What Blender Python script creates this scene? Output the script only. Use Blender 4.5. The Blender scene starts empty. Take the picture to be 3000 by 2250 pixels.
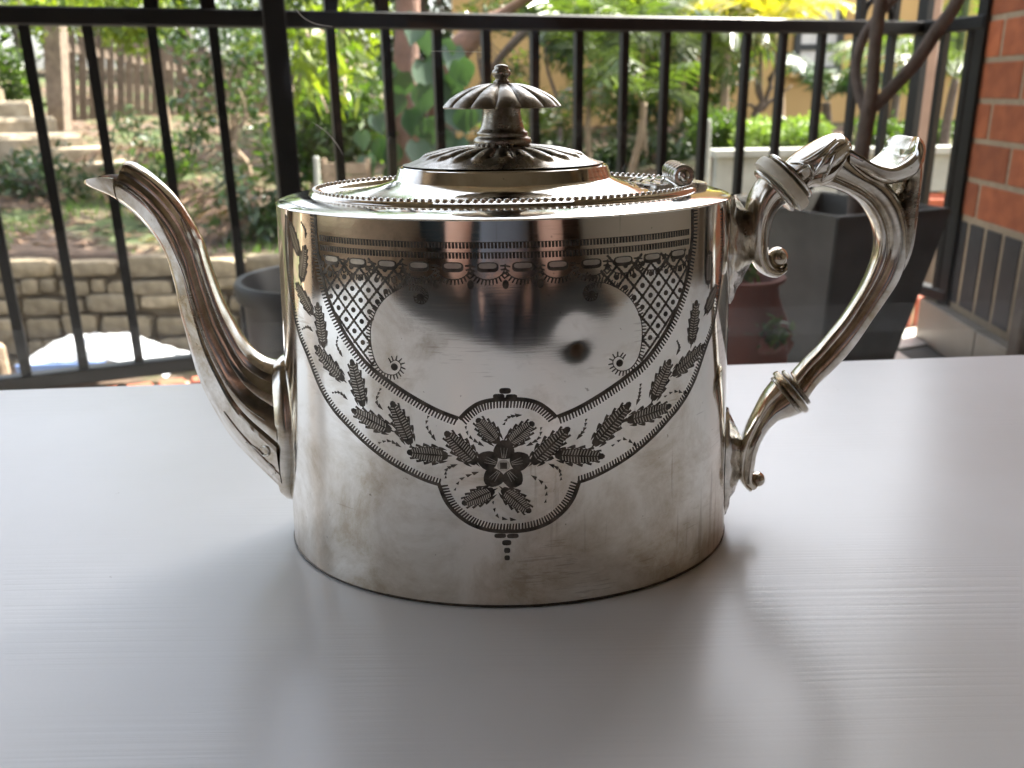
import bpy, bmesh, math, random
import numpy as np
from mathutils import Vector, Matrix

random.seed(7); np.random.seed(7)
R = math.radians
scene = bpy.context.scene
COL = scene.collection

# ------------------------------------------------------------------ camera
CAM_H = 0.165                      # camera height above the table top (table top is z = 0)
F_PX, PW, PH = 2577.0, 3000.0, 2250.0
PITCH = math.atan(861.0 / F_PX); ROLL = 0.0155
cp, sp = math.cos(PITCH), math.sin(PITCH); cr, sr = math.cos(ROLL), math.sin(ROLL)
FWD = Vector((0, cp, -sp)); UP0 = Vector((0, sp, cp)); RT0 = Vector((1, 0, 0))
RT = RT0 * cr - UP0 * sr; UPV = UP0 * cr + RT0 * sr
CAMP = Vector((0, 0, CAM_H))
cam_d = bpy.data.cameras.new('camera'); cam = bpy.data.objects.new('camera', cam_d); COL.objects.link(cam)
m = Matrix((RT, UPV, -FWD)).transposed().to_4x4(); m.translation = CAMP
cam.matrix_world = m
cam_d.sensor_width = 36.0; cam_d.lens = F_PX / PW * 36.0
cam_d.clip_start = 0.01; cam_d.clip_end = 500
cam_d.dof.use_dof = True; cam_d.dof.focus_distance = 0.30; cam_d.dof.aperture_fstop = 19.0
scene.camera = cam

# ------------------------------------------------------------------ sky and sun
SUN_AZ, SUN_EL = R(62), R(50)      # azimuth measured from +Y towards +X
world = bpy.data.worlds.new('World'); scene.world = world; world.use_nodes = True
nt = world.node_tree; bgn = nt.nodes['Background']
sky = nt.nodes.new('ShaderNodeTexSky'); sky.sky_type = 'NISHITA'; sky.sun_disc = False
sky.sun_elevation = SUN_EL; sky.sun_rotation = SUN_AZ; sky.air_density = 1.0; sky.dust_density = 4.0; sky.ozone_density = 0.4
hz = nt.nodes.new('ShaderNodeHueSaturation'); hz.inputs['Saturation'].default_value = 0.50      # hazy, pale sky
nt.links.new(sky.outputs[0], hz.inputs['Color']); nt.links.new(hz.outputs[0], bgn.inputs[0]); bgn.inputs[1].default_value = 0.15
sun_d = bpy.data.lights.new('sun', 'SUN'); sun_d.energy = 5.0; sun_d.angle = R(0.5); sun_d.color = (1.0, 0.95, 0.86)
sun = bpy.data.objects.new('sun', sun_d); COL.objects.link(sun)
sdir = Vector((math.sin(SUN_AZ) * math.cos(SUN_EL), math.cos(SUN_AZ) * math.cos(SUN_EL), math.sin(SUN_EL)))
sun.rotation_euler = (-sdir).to_track_quat('-Z', 'Y').to_euler(); sun.location = (6, 6, 9)
vs = scene.view_settings
scene.display_settings.display_device = 'sRGB'
vs.view_transform = 'Standard'; vs.look = 'None'; vs.gamma = 1.0; vs.use_curve_mapping = False
vs.exposure = 2.38
scene.cycles.use_denoising = True
scene.cycles.max_bounces = 8; scene.cycles.diffuse_bounces = 4; scene.cycles.glossy_bounces = 5
scene.cycles.transparent_max_bounces = 16
scene.cycles.sample_clamp_indirect = 8.0
scene.cycles.caustics_reflective = True

# ------------------------------------------------------------------ measuring helpers (photo pixel -> ray -> place)
def ray(px, py):
    return (RT * (px - PW / 2) + UPV * (PH / 2 - py) + FWD * F_PX).normalized()
def at_y(px, py, Y):
    d = ray(px, py); return CAMP + d * (Y / d.y)
def at_z(px, py, Z):
    d = ray(px, py); return CAMP + d * ((Z - CAM_H) / d.z)

# ------------------------------------------------------------------ object helpers
def link(o, parent=None):
    COL.objects.link(o)
    if parent is not None: o.parent = parent
    return o
def mesh(name, v, f, mat=None, parent=None, smooth=False, loc=None):
    me = bpy.data.meshes.new(name)
    me.from_pydata([tuple(p) for p in v], [], [tuple(int(i) for i in q) for q in f])
    me.update()
    if smooth is True:
        me.shade_smooth()
    elif smooth:
        me.shade_smooth(); me.set_sharp_from_angle(angle=R(smooth))
    if mat: me.materials.append(mat)
    o = bpy.data.objects.new(name, me)
    if loc is not None: o.location = loc
    return link(o, parent)
def from_bm(name, bm, mat=None, parent=None, smooth=False, loc=None):
    bmesh.ops.recalc_face_normals(bm, faces=bm.faces)
    me = bpy.data.meshes.new(name); bm.to_mesh(me); bm.free()
    if smooth is True: me.shade_smooth()
    elif smooth:
        me.shade_smooth(); me.set_sharp_from_angle(angle=R(smooth))
    if mat: me.materials.append(mat)
    o = bpy.data.objects.new(name, me)
    if loc is not None: o.location = loc
    return link(o, parent)
def np_mesh(name, v, f, mat, parent=None, smooth=False):
    """v (N,3) float array, f (M,k) int array"""
    v = np.asarray(v, dtype=np.float32); f = np.asarray(f, dtype=np.int32)
    me = bpy.data.meshes.new(name); k = f.shape[1]
    me.vertices.add(len(v)); me.vertices.foreach_set('co', v.ravel())
    me.loops.add(f.size); me.loops.foreach_set('vertex_index', f.ravel())
    me.polygons.add(len(f)); me.polygons.foreach_set('loop_start', np.arange(0, f.size, k, dtype=np.int32))
    me.update(calc_edges=True); me.validate()
    if smooth: me.shade_smooth()
    me.materials.append(mat)
    return link(bpy.data.objects.new(name, me), parent)
def empty(name, loc=(0, 0, 0)):
    o = bpy.data.objects.new(name, None); o.location = loc; o.empty_display_size = 0.05
    return link(o)
def tag(o, label=None, cat=None, group=None, kind=None):
    if label: o['label'] = label
    if cat: o['category'] = cat
    if group: o['group'] = group
    if kind: o['kind'] = kind
    return o
def thing(name, label, cat, loc=(0, 0, 0), group=None):
    return tag(empty(name, loc), label, cat, group)
def bm_box(bm, c, s, M=None):
    r = bmesh.ops.create_cube(bm, size=1.0)
    bmesh.ops.scale(bm, vec=s, verts=r['verts']); 
    if M is not None: bmesh.ops.transform(bm, matrix=M, verts=r['verts'])
    bmesh.ops.translate(bm, vec=c, verts=r['verts'])
    return r['verts']
def box(name, lo, hi, mat, parent=None, bevel=0.0, loc=None):
    bm = bmesh.new(); lo = Vector(lo); hi = Vector(hi)
    bm_box(bm, (lo + hi) / 2, hi - lo)
    if bevel: bmesh.ops.bevel(bm, geom=bm.edges[:], offset=bevel, segments=2, affect='EDGES', profile=0.6)
    return from_bm(name, bm, mat, parent, 35 if bevel else False, loc)
def bar_bm(bm, p, q, w, h, upv=Vector((0, 0, 1))):
    """a rectangular bar from p to q, w sideways, h along upv"""
    p = Vector(p); q = Vector(q); d = q - p; L = d.length; x = d.normalized()
    y = upv.cross(x)
    if y.length < 1e-5: y = Vector((0, 1, 0)).cross(x)
    y.normalize(); z = x.cross(y)
    M = Matrix((x, y, z)).transposed()
    return bm_box(bm, (p + q) / 2, (L, w, h), M.to_4x4())
def bar(name, p, q, w, h, mat, parent=None, upv=Vector((0, 0, 1)), bevel=0.0):
    bm = bmesh.new(); bar_bm(bm, p, q, w, h, upv)
    if bevel: bmesh.ops.bevel(bm, geom=bm.edges[:], offset=bevel, segments=1, affect='EDGES')
    return from_bm(name, bm, mat, parent)
def tube(path, radii, n=10, squash=None):
    """verts, faces of a round tube; radii number or list"""
    P = [Vector(p) for p in path]; V = []; Fc = []
    if not hasattr(radii, '__len__'): radii = [radii] * len(P)
    t0 = (P[1] - P[0]).normalized(); a = Vector((0, 0, 1)) if abs(t0.z) < 0.9 else Vector((1, 0, 0))
    u = t0.cross(a).normalized()
    for i, p in enumerate(P):
        t = (P[min(i + 1, len(P) - 1)] - P[max(i - 1, 0)]).normalized()
        u = (u - t * u.dot(t)).normalized(); w = t.cross(u)
        for k in range(n):
            an = 2 * math.pi * k / n
            V.append(p + (u * math.cos(an) + w * math.sin(an)) * radii[i])
    for i in range(len(P) - 1):
        for k in range(n):
            Fc.append((i * n + k, i * n + (k + 1) % n, (i + 1) * n + (k + 1) % n, (i + 1) * n + k))
    Fc.append(tuple(range(n))[::-1]); Fc.append(tuple((len(P) - 1) * n + k for k in range(n)))
    return V, Fc
def catmull(pts, sub):
    pts = [np.array(p, float) for p in pts]; out = []
    n = len(pts)
    for i in range(n - 1):
        p0 = pts[max(i - 1, 0)]; p1 = pts[i]; p2 = pts[i + 1]; p3 = pts[min(i + 2, n - 1)]
        for k in range(sub):
            t = k / sub
            out.append(0.5 * ((2 * p1) + (-p0 + p2) * t + (2 * p0 - 5 * p1 + 4 * p2 - p3) * t * t + (-p0 + 3 * p1 - 3 * p2 + p3) * t ** 3))
    out.append(pts[-1]); return out

# ------------------------------------------------------------------ materials
def newmat(name):
    mt = bpy.data.materials.new(name); mt.use_nodes = True
    n = mt.node_tree.nodes; l = mt.node_tree.links
    return mt, n, l, n['Principled BSDF']
def ramp(n, l, fac, stops):
    r = n.new('ShaderNodeValToRGB'); e = r.color_ramp.elements
    while len(e) < len(stops): e.new(0.5)
    for k, (p, c) in enumerate(stops):
        e[k].position = p; e[k].color = c if len(c) == 4 else (*c, 1)
    l.new(fac, r.inputs[0]); return r.outputs[0]
def texco(n, l, scale=(1, 1, 1), rot=(0, 0, 0), kind='Object'):
    t = n.new('ShaderNodeTexCoord'); mp = n.new('ShaderNodeMapping')
    mp.inputs['Scale'].default_value = scale; mp.inputs['Rotation'].default_value = rot
    l.new(t.outputs[kind], mp.inputs[0]); return mp.outputs[0]
def noise(n, l, co, scale, detail=4, rough=0.55, dist=0.0):
    t = n.new('ShaderNodeTexNoise'); t.inputs['Scale'].default_value = scale; t.inputs['Detail'].default_value = detail
    t.inputs['Roughness'].default_value = rough; t.inputs['Distortion'].default_value = dist
    if co is not None: l.new(co, t.inputs['Vector'])
    return t.outputs['Fac']
def mathn(n, l, op, a, b=None, clamp=False):
    t = n.new('ShaderNodeMath'); t.operation = op; t.use_clamp = clamp
    for i, x in enumerate((a, b)):
        if x is None: continue
        if isinstance(x, (int, float)): t.inputs[i].default_value = x
        else: l.new(x, t.inputs[i])
    return t.outputs[0]
def mixc(n, l, fac, a, b):
    t = n.new('ShaderNodeMix'); t.data_type = 'RGBA'
    for sck, x in ((t.inputs['Factor'], fac), (t.inputs[6], a), (t.inputs[7], b)):
        if isinstance(x, (int, float)): sck.default_value = x
        elif isinstance(x, tuple): sck.default_value = (*x[:3], 1)
        else: l.new(x, sck)
    return t.outputs[2]
def bump(n, l, bsdf, h, strength=0.2, dist=0.01):
    b = n.new('ShaderNodeBump'); b.inputs['Strength'].default_value = strength; b.inputs['Distance'].default_value = dist
    l.new(h, b.inputs['Height']); l.new(b.outputs[0], bsdf.inputs['Normal']); return b
def simple(name, c1, c2=None, rough=0.6, scale=8, metal=0.0, bump_s=0.0, bump_d=0.005, rvar=0.0, per_obj=0.0, spec=0.5):
    mt, n, l, b = newmat(name)
    c2 = c2 or tuple(x * 0.75 for x in c1)
    co = texco(n, l)
    f = noise(n, l, co, scale, 5)
    col = ramp(n, l, f, [(0.3, c2), (0.7, c1)])
    if per_obj:
        oi = n.new('ShaderNodeObjectInfo')
        k = mathn(n, l, 'ADD', mathn(n, l, 'MULTIPLY', oi.outputs['Random'], per_obj), 1 - per_obj * 0.5)
        hs = n.new('ShaderNodeHueSaturation'); l.new(k, hs.inputs['Value']); l.new(col, hs.inputs['Color']); col = hs.outputs[0]
    l.new(col, b.inputs['Base Color'])
    b.inputs['Roughness'].default_value = rough; b.inputs['Metallic'].default_value = metal
    b.inputs['Specular IOR Level'].default_value = spec
    if rvar:
        rr = n.new('ShaderNodeMapRange'); l.new(f, rr.inputs[0]); rr.inputs[3].default_value = rough - rvar; rr.inputs[4].default_value = rough + rvar
        l.new(rr.outputs[0], b.inputs['Roughness'])
    if bump_s: bump(n, l, b, noise(n, l, co, scale * 6, 6), bump_s, bump_d)
    return mt
def leafmat(name, c1, c2, rough=0.4, trans=0.45, scale=6.0):
    mt, n, l, b = newmat(name)
    co = texco(n, l); f = noise(n, l, co, scale, 3)
    g = n.new('ShaderNodeNewGeometry')
    fr = mathn(n, l, 'ADD', mathn(n, l, 'MULTIPLY', f, 0.5), mathn(n, l, 'MULTIPLY', g.outputs['Random Per Island'], 0.5))
    col = ramp(n, l, fr, [(0.25, c2), (0.75, c1)])
    l.new(col, b.inputs['Base Color']); b.inputs['Roughness'].default_value = rough
    tr = n.new('ShaderNodeBsdfTranslucent'); br = n.new('ShaderNodeMixRGB'); br.blend_type = 'MULTIPLY'; br.inputs[0].default_value = 1.0
    l.new(col, br.inputs[1]); br.inputs[2].default_value = (1.5, 1.7, 0.6, 1); l.new(br.outputs[0], tr.inputs[0])
    ms = n.new('ShaderNodeMixShader'); ms.inputs[0].default_value = trans
    l.new(b.outputs[0], ms.inputs[1]); l.new(tr.outputs[0], ms.inputs[2])
    l.new(ms.outputs[0], n['Material Output'].inputs[0])
    return mt

M = {}
# silver plate: bright, slightly tarnished, finely scratched
def silver(name, tarnish=0.68, rough=0.05, low=True, tar_c=(0.36, 0.26, 0.14), t0=0.42):
    mt, n, l, b = newmat(name)
    co = texco(n, l)
    big = mathn(n, l, 'ADD', mathn(n, l, 'MULTIPLY', mathn(n, l, 'SUBTRACT', noise(n, l, co, 30, 8, 0.72, 0.5), 0.5), 1.7), 0.5)
    mid = noise(n, l, co, 95, 5, 0.6)
    tar = mathn(n, l, 'MULTIPLY', big, mathn(n, l, 'ADD', mathn(n, l, 'MULTIPLY', mid, 0.7), 0.65))
    if low:      # handling stains have worn in round the foot of the pot
        sx = n.new('ShaderNodeSeparateXYZ'); l.new(co, sx.inputs[0])
        g = n.new('ShaderNodeMapRange'); l.new(sx.outputs[2], g.inputs[0]); g.inputs[1].default_value = 0.0; g.inputs[2].default_value = 0.062
        g.inputs[3].default_value = 0.22; g.inputs[4].default_value = -0.06
        tar = mathn(n, l, 'ADD', tar, g.outputs[0])
    tf = ramp(n, l, tar, [(t0, (0, 0, 0)), (t0 + 0.48, (1, 1, 1))])
    sepf = mathn(n, l, 'MULTIPLY', tf, tarnish)
    col = mixc(n, l, sepf, (0.90, 0.865, 0.80), tar_c)
    pits = noise(n, l, co, 520, 2)
    pf = ramp(n, l, pits, [(0.735, (0, 0, 0)), (0.77, (1, 1, 1))])
    pf2 = mathn(n, l, 'MULTIPLY', pf, 0.55)
    col = mixc(n, l, pf2, col, (0.12, 0.09, 0.06))
    if low:      # hairline scratches and a few dried drip marks
        hs_ = noise(n, l, texco(n, l, (90, 90, 1500), (0.3, 0.2, 0.0)), 1.0, 2, 0.4)
        hm = noise(n, l, co, 45, 2)
        hf = ramp(n, l, mathn(n, l, 'MULTIPLY', hs_, hm), [(0.395, (0, 0, 0)), (0.43, (1, 1, 1))])
        col = mixc(n, l, mathn(n, l, 'MULTIPLY', hf, 0.26), col, (0.16, 0.12, 0.08))
        dr = noise(n, l, texco(n, l, (330, 330, 14)), 1.0, 3, 0.6); dm = noise(n, l, co, 17, 1)
        df_ = ramp(n, l, mathn(n, l, 'MULTIPLY', dr, dm), [(0.385, (0, 0, 0)), (0.44, (1, 1, 1))])
        col = mixc(n, l, mathn(n, l, 'MULTIPLY', df_, 0.35), col, (0.25, 0.19, 0.13))
    l.new(col, b.inputs['Base Color']); b.inputs['Metallic'].default_value = 1.0
    sc = noise(n, l, texco(n, l, (60, 60, 1600)), 1.0, 4, 0.7)
    rg = n.new('ShaderNodeMapRange'); l.new(mathn(n, l, 'ADD', mathn(n, l, 'MULTIPLY', tf, 0.8), mathn(n, l, 'MULTIPLY', sc, 0.45)), rg.inputs[0])
    rg.inputs[1].default_value = 0.1; rg.inputs[2].default_value = 1.2
    rg.inputs[3].default_value = rough; rg.inputs[4].default_value = rough + 0.24
    l.new(rg.outputs[0], b.inputs['Roughness'])
    wob = noise(n, l, co, 38, 2)
    bb = bump(n, l, b, mathn(n, l, 'ADD', mathn(n, l, 'MULTIPLY', sc, 0.03), mathn(n, l, 'MULTIPLY', wob, 0.5)), 0.06, 0.0018)
    return mt
M['silver'] = silver('silver_plate')
M['silver_cast'] = silver('cast_silver', 0.9, 0.09, False, (0.30, 0.205, 0.085), 0.33)
M['silver_dark'] = silver('tarnished_silver', 1.0, 0.14, False, (0.13, 0.092, 0.045), 0.34)
M['silver_aged'] = silver('aged_finial_silver', 0.9, 0.13, False, (0.12, 0.09, 0.05), 0.16)
M['engrave'] = simple('oxidised_engraving', (0.135, 0.115, 0.095), (0.034, 0.03, 0.026), 0.38, 260, 0.9, 0.6, 0.0004)
M['engrave_light'] = simple('engraved_cut_silver', (0.62, 0.57, 0.5), (0.4, 0.36, 0.3), 0.3, 300, 1.0)
M['ivory'] = simple('ivory_insulator', (0.80, 0.73, 0.58), (0.66, 0.57, 0.42), 0.4, 200)

# white painted table with raised wood grain
def table_mat():
    mt, n, l, b = newmat('white_painted_wood')
    wob = noise(n, l, texco(n, l, (1.6, 3.0, 1)), 2.2, 2)
    co2 = texco(n, l, (3.6, 560, 1), (0, 0, R(-3.5)))
    va = n.new('ShaderNodeVectorMath'); va.operation = 'ADD'; cv = n.new('ShaderNodeCombineXYZ')
    l.new(mathn(n, l, 'MULTIPLY', wob, 5.0), cv.inputs[1]); l.new(co2, va.inputs[0]); l.new(cv.outputs[0], va.inputs[1])
    gr = noise(n, l, va.outputs[0], 1.0, 2, 0.5)
    grs = ramp(n, l, gr, [(0.36, (0, 0, 0)), (0.52, (0.75,) * 3), (0.66, (1, 1, 1))])
    spk = noise(n, l, texco(n, l), 700, 3)
    msk = noise(n, l, texco(n, l, (1, 3.2, 1)), 6.5, 2)
    mk = ramp(n, l, msk, [(0.38, (0.10,) * 3), (0.60, (1, 1, 1))])
    sc_m = noise(n, l, texco(n, l, (60, 900, 1), (0, 0, R(48))), 1.0, 1)
    scr = ramp(n, l, mathn(n, l, 'MULTIPLY', sc_m, noise(n, l, texco(n, l), 18, 1)), [(0.42, (0, 0, 0)), (0.46, (1, 1, 1))])
    h = mathn(n, l, 'ADD', mathn(n, l, 'MULTIPLY', grs, mk), mathn(n, l, 'MULTIPLY', spk, 0.30))
    h = mathn(n, l, 'SUBTRACT', h, mathn(n, l, 'MULTIPLY', scr, 0.8))
    bump(n, l, b, h, 0.10, 0.00042)
    dirt = noise(n, l, texco(n, l), 9, 5)
    col = ramp(n, l, dirt, [(0.3, (0.77, 0.76, 0.74)), (0.7, (0.82, 0.812, 0.80))])
    sp2 = noise(n, l, texco(n, l, (240, 420, 1), (0, 0, 0.5)), 1.0, 2)
    pk = ramp(n, l, mathn(n, l, 'MULTIPLY', sp2, noise(n, l, texco(n, l), 30, 2)), [(0.50, (0, 0, 0)), (0.53, (1, 1, 1))])
    col = mixc(n, l, mathn(n, l, 'MULTIPLY', pk, 0.55), col, (0.22, 0.17, 0.13))
    l.new(col, b.inputs['Base Color'])
    rr = n.new('ShaderNodeMapRange'); l.new(dirt, rr.inputs[0]); rr.inputs[3].default_value = 0.20; rr.inputs[4].default_value = 0.30
    l.new(rr.outputs[0], b.inputs['Roughness'])
    b.inputs['Specular IOR Level'].default_value = 0.55
    return mt
M['table'] = table_mat()
M['black_steel'] = simple('black_painted_steel', (0.006, 0.006, 0.0065), (0.010, 0.0095, 0.009), 0.42, 40, 0.0, 0.1, 0.001, spec=0.25)
M['brick'] = simple('red_brick', (0.44, 0.125, 0.045), (0.30, 0.08, 0.03), 0.85, 30, 0, 0.35, 0.003, per_obj=0.5)
M['brick_dark'] = simple('dark_brick', (0.034, 0.033, 0.034), (0.018, 0.017, 0.018), 0.6, 40, 0, 0.3, 0.003, per_obj=0.4)
M['mortar'] = simple('mortar', (0.42, 0.33, 0.22), (0.30, 0.23, 0.15), 0.9, 60, 0, 0.4, 0.003)
M['tile'] = simple('pale_tile', (0.62, 0.60, 0.56), (0.52, 0.50, 0.46), 0.4, 20, per_obj=0.1)
M['skirt_tile'] = simple('grey_skirting_tile', (0.25, 0.225, 0.19), (0.20, 0.175, 0.14), 0.45, 14)
M['grout'] = simple('dark_grout', (0.12, 0.11, 0.10), None, 0.9)
M['coping'] = simple('terracotta_paver', (0.38, 0.10, 0.045), (0.25, 0.06, 0.03), 0.75, 25, 0, 0.2, 0.002, per_obj=0.35)
M['pot_dark'] = simple('charcoal_fibre_cement', (0.068, 0.066, 0.060), (0.036, 0.035, 0.033), 0.6, 12, 0, 0.25, 0.003, spec=0.3)
M['pot_black'] = simple('black_plastic_pot', (0.010, 0.010, 0.011), (0.018, 0.018, 0.019), 0.45, 15, spec=0.22)
M['terracotta'] = simple('terracotta_pot', (0.17, 0.052, 0.032), (0.10, 0.034, 0.024), 0.8, 14, 0, 0.2, 0.002)
M['soil'] = simple('dark_soil', (0.035, 0.025, 0.018), (0.015, 0.011, 0.008), 0.95, 60, 0, 0.8, 0.01)
M['bark'] = simple('grey_bark', (0.15, 0.115, 0.095), (0.075, 0.055, 0.045), 0.85, 30, 0, 0.6, 0.006)
M['bark_red'] = simple('reddish_bark', (0.23, 0.125, 0.085), (0.12, 0.07, 0.05), 0.85, 9, 0, 0.6, 0.02)
M['bark_pale'] = simple('pale_twigs', (0.33, 0.25, 0.17), (0.2, 0.14, 0.09), 0.85, 20)
M['house'] = simple('ochre_render', (0.56, 0.35, 0.14), (0.50, 0.31, 0.12), 0.9, 3, 0, 0.2, 0.004)
M['frame_dark'] = simple('dark_window_frame', (0.03, 0.032, 0.03), None, 0.5)
M['blind'] = simple('pale_blind', (0.72, 0.68, 0.62), None, 0.7)
M['timber'] = simple('weathered_grey_timber', (0.20, 0.155, 0.115), (0.11, 0.082, 0.062), 0.9, 16, 0, 0.5, 0.006, per_obj=0.6)
M['timber_pink'] = simple('painted_post', (0.33, 0.23, 0.18), None, 0.8, 10)
M['white_paint'] = simple('white_paint', (0.40, 0.405, 0.365), (0.27, 0.275, 0.24), 0.6, 10)
M['stone'] = simple('sandstone_block', (0.29, 0.235, 0.155), (0.13, 0.10, 0.062), 0.9, 13, 0, 0.6, 0.015, per_obj=0.5)
M['stone_joint'] = simple('earthy_stone_joint', (0.15, 0.115, 0.075), None, 0.95)
M['step'] = simple('sandstone_step', (0.42, 0.35, 0.25), (0.20, 0.155, 0.10), 0.9, 7, 0, 0.5, 0.02, per_obj=0.3)
M['tarp'] = simple('white_plastic_sheet', (0.58, 0.58, 0.58), (0.44, 0.46, 0.50), 0.4, 10)
M['tarp_blue'] = simple('blue_plastic_trim', (0.18, 0.28, 0.55), None, 0.4)
# ---- leaves
M['leaf_mid'] = leafmat('mid_green_leaf', (0.085, 0.135, 0.028), (0.025, 0.048, 0.012))
M['leaf_yellow'] = leafmat('yellow_green_leaf', (0.21, 0.25, 0.025), (0.06, 0.10, 0.015), 0.4, 0.45)
M['leaf_gloss'] = leafmat('glossy_leaf', (0.10, 0.15, 0.05), (0.035, 0.065, 0.022), 0.22, 0.25)
M['leaf_dark'] = leafmat('dark_leaf', (0.05, 0.085, 0.03), (0.022, 0.042, 0.015), 0.35, 0.2)
M['leaf_heart'] = leafmat('blue_green_heart_leaf', (0.05, 0.095, 0.05), (0.026, 0.055, 0.03), 0.45, 0.2)
M['leaf_palm'] = leafmat('palm_leaflet', (0.10, 0.135, 0.03), (0.03, 0.052, 0.015), 0.25, 0.35)
M['leaf_palm_yellow'] = leafmat('yellowing_palm_leaflet', (0.42, 0.32, 0.03), (0.24, 0.22, 0.03), 0.35, 0.45)
M['leaf_cover'] = leafmat('pale_groundcover_leaf', (0.23, 0.30, 0.08), (0.11, 0.18, 0.04), 0.5, 0.3)
M['leaf_dry'] = leafmat('dry_leaf_litter', (0.22, 0.135, 0.08), (0.075, 0.042, 0.026), 0.8, 0.15)
M['grass'] = leafmat('grass_blade', (0.12, 0.20, 0.035), (0.06, 0.11, 0.02), 0.5, 0.3)
def ground_mat():
    mt, n, l, b = newmat('garden_earth')
    co = texco(n, l); f = noise(n, l, co, 1.3, 6, 0.6); g = noise(n, l, co, 9, 5)
    c1 = ramp(n, l, g, [(0.3, (0.055, 0.036, 0.024)), (0.7, (0.15, 0.10, 0.068))])
    c2 = ramp(n, l, g, [(0.3, (0.028, 0.045, 0.012)), (0.7, (0.07, 0.095, 0.025))])
    col = mixc(n, l, ramp(n, l, f, [(0.46, (0, 0, 0)), (0.58, (1, 1, 1))]), c1, c2)
    l.new(col, b.inputs['Base Color']); b.inputs['Roughness'].default_value = 0.95
    bump(n, l, b, noise(n, l, co, 22, 6), 0.6, 0.04); return mt
M['ground'] = ground_mat()
def glass_mat(name):
    """clear window glass with a little real dust on it, thicker in a wiped strip low on the pane"""
    mt, n, l, b = newmat(name)
    tr = n.new('ShaderNodeBsdfTransparent'); tr.inputs[0].default_value = (0.985, 0.99, 0.985, 1)
    gl = n.new('ShaderNodeBsdfGlossy'); gl.inputs['Roughness'].default_value = 0.0
    fr = n.new('ShaderNodeFresnel'); fr.inputs[0].default_value = 1.45
    ge = n.new('ShaderNodeNewGeometry')      # reflect on the face the light meets first, pass straight out of the far face
    ff_ = mathn(n, l, 'MULTIPLY', fr.outputs[0], mathn(n, l, 'SUBTRACT', 1.0, ge.outputs['Backfacing']))
    ms = n.new('ShaderNodeMixShader'); l.new(ff_, ms.inputs[0]); l.new(tr.outputs[0], ms.inputs[1]); l.new(gl.outputs[0], ms.inputs[2])
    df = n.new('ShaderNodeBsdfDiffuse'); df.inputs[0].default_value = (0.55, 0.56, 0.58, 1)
    co = texco(n, l); d1 = noise(n, l, co, 7, 6)
    dust_glare = mathn(n, l, 'MULTIPLY', ramp(n, l, d1, [(0.45, (0, 0, 0)), (0.9, (1, 1, 1))]), 0.012)
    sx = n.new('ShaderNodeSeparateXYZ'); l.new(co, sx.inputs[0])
    strip = ramp(n, l, mathn(n, l, 'MULTIPLY', sx.outputs[2], 20.0), [(0.08, (0, 0, 0)), (0.10, (1, 1, 1)), (0.483, (1, 1, 1)), (0.492, (0, 0, 0))])  # pale band painted in place of the table mirrored in the pane
    dust_glare = mathn(n, l, 'ADD', dust_glare, mathn(n, l, 'MULTIPLY', strip, 0.05))
    m2 = n.new('ShaderNodeMixShader'); l.new(dust_glare, m2.inputs[0]); l.new(ms.outputs[0], m2.inputs[1]); l.new(df.outputs[0], m2.inputs[2])
    l.new(m2.outputs[0], n['Material Output'].inputs[0]); n.remove(b); return mt
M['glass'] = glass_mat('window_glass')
def pane_mat():
    mt, n, l, b = newmat('house_window_glass'); b.inputs['Base Color'].default_value = (0.02, 0.022, 0.025, 1)
    b.inputs['Roughness'].default_value = 0.08; return mt
M['pane'] = pane_mat()
# ---- room
M['room_wall'] = simple('room_wall_paint', (0.72, 0.58, 0.43), (0.68, 0.54, 0.40), 0.9, 2)
M['rear_wall'] = simple('dimmed_rear_wall', (0.17, 0.16, 0.15), (0.14, 0.13, 0.125), 0.9, 2)  # rear wall colour darkened so the silver mirrors a dim room
M['room_ceiling'] = simple('room_ceiling_paint', (0.34, 0.30, 0.25), (0.31, 0.27, 0.225), 0.9, 2)
M['room_floor'] = simple('timber_floor', (0.22, 0.13, 0.075), (0.16, 0.095, 0.055), 0.4, 5)
M['sofa'] = simple('dark_teal_fabric', (0.035, 0.055, 0.065), None, 0.9, 60)
M['rug'] = simple('dark_slate_wool', (0.16, 0.165, 0.17), (0.11, 0.115, 0.12), 0.95, 40, 0, 0.4, 0.004)
M['cabinet'] = simple('dark_brown_cabinet', (0.07, 0.03, 0.015), None, 0.45, 12)
M['alu'] = simple('dark_aluminium', (0.03, 0.03, 0.032), None, 0.4, 10, 0.4)
M['skin'] = simple('skin', (0.66, 0.40, 0.31), (0.60, 0.35, 0.26), 0.5, 30)
M['shirt'] = simple('grey_blue_cotton', (0.34, 0.38, 0.46), (0.28, 0.31, 0.38), 0.9, 50)
M['hair'] = simple('brown_hair', (0.06, 0.035, 0.02), None, 0.6, 60)
M['shorts'] = simple('dark_cotton', (0.05, 0.05, 0.06), None, 0.9, 50)
M['camera_body'] = simple('camera_plastic', (0.02, 0.02, 0.022), None, 0.35, 50)

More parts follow.
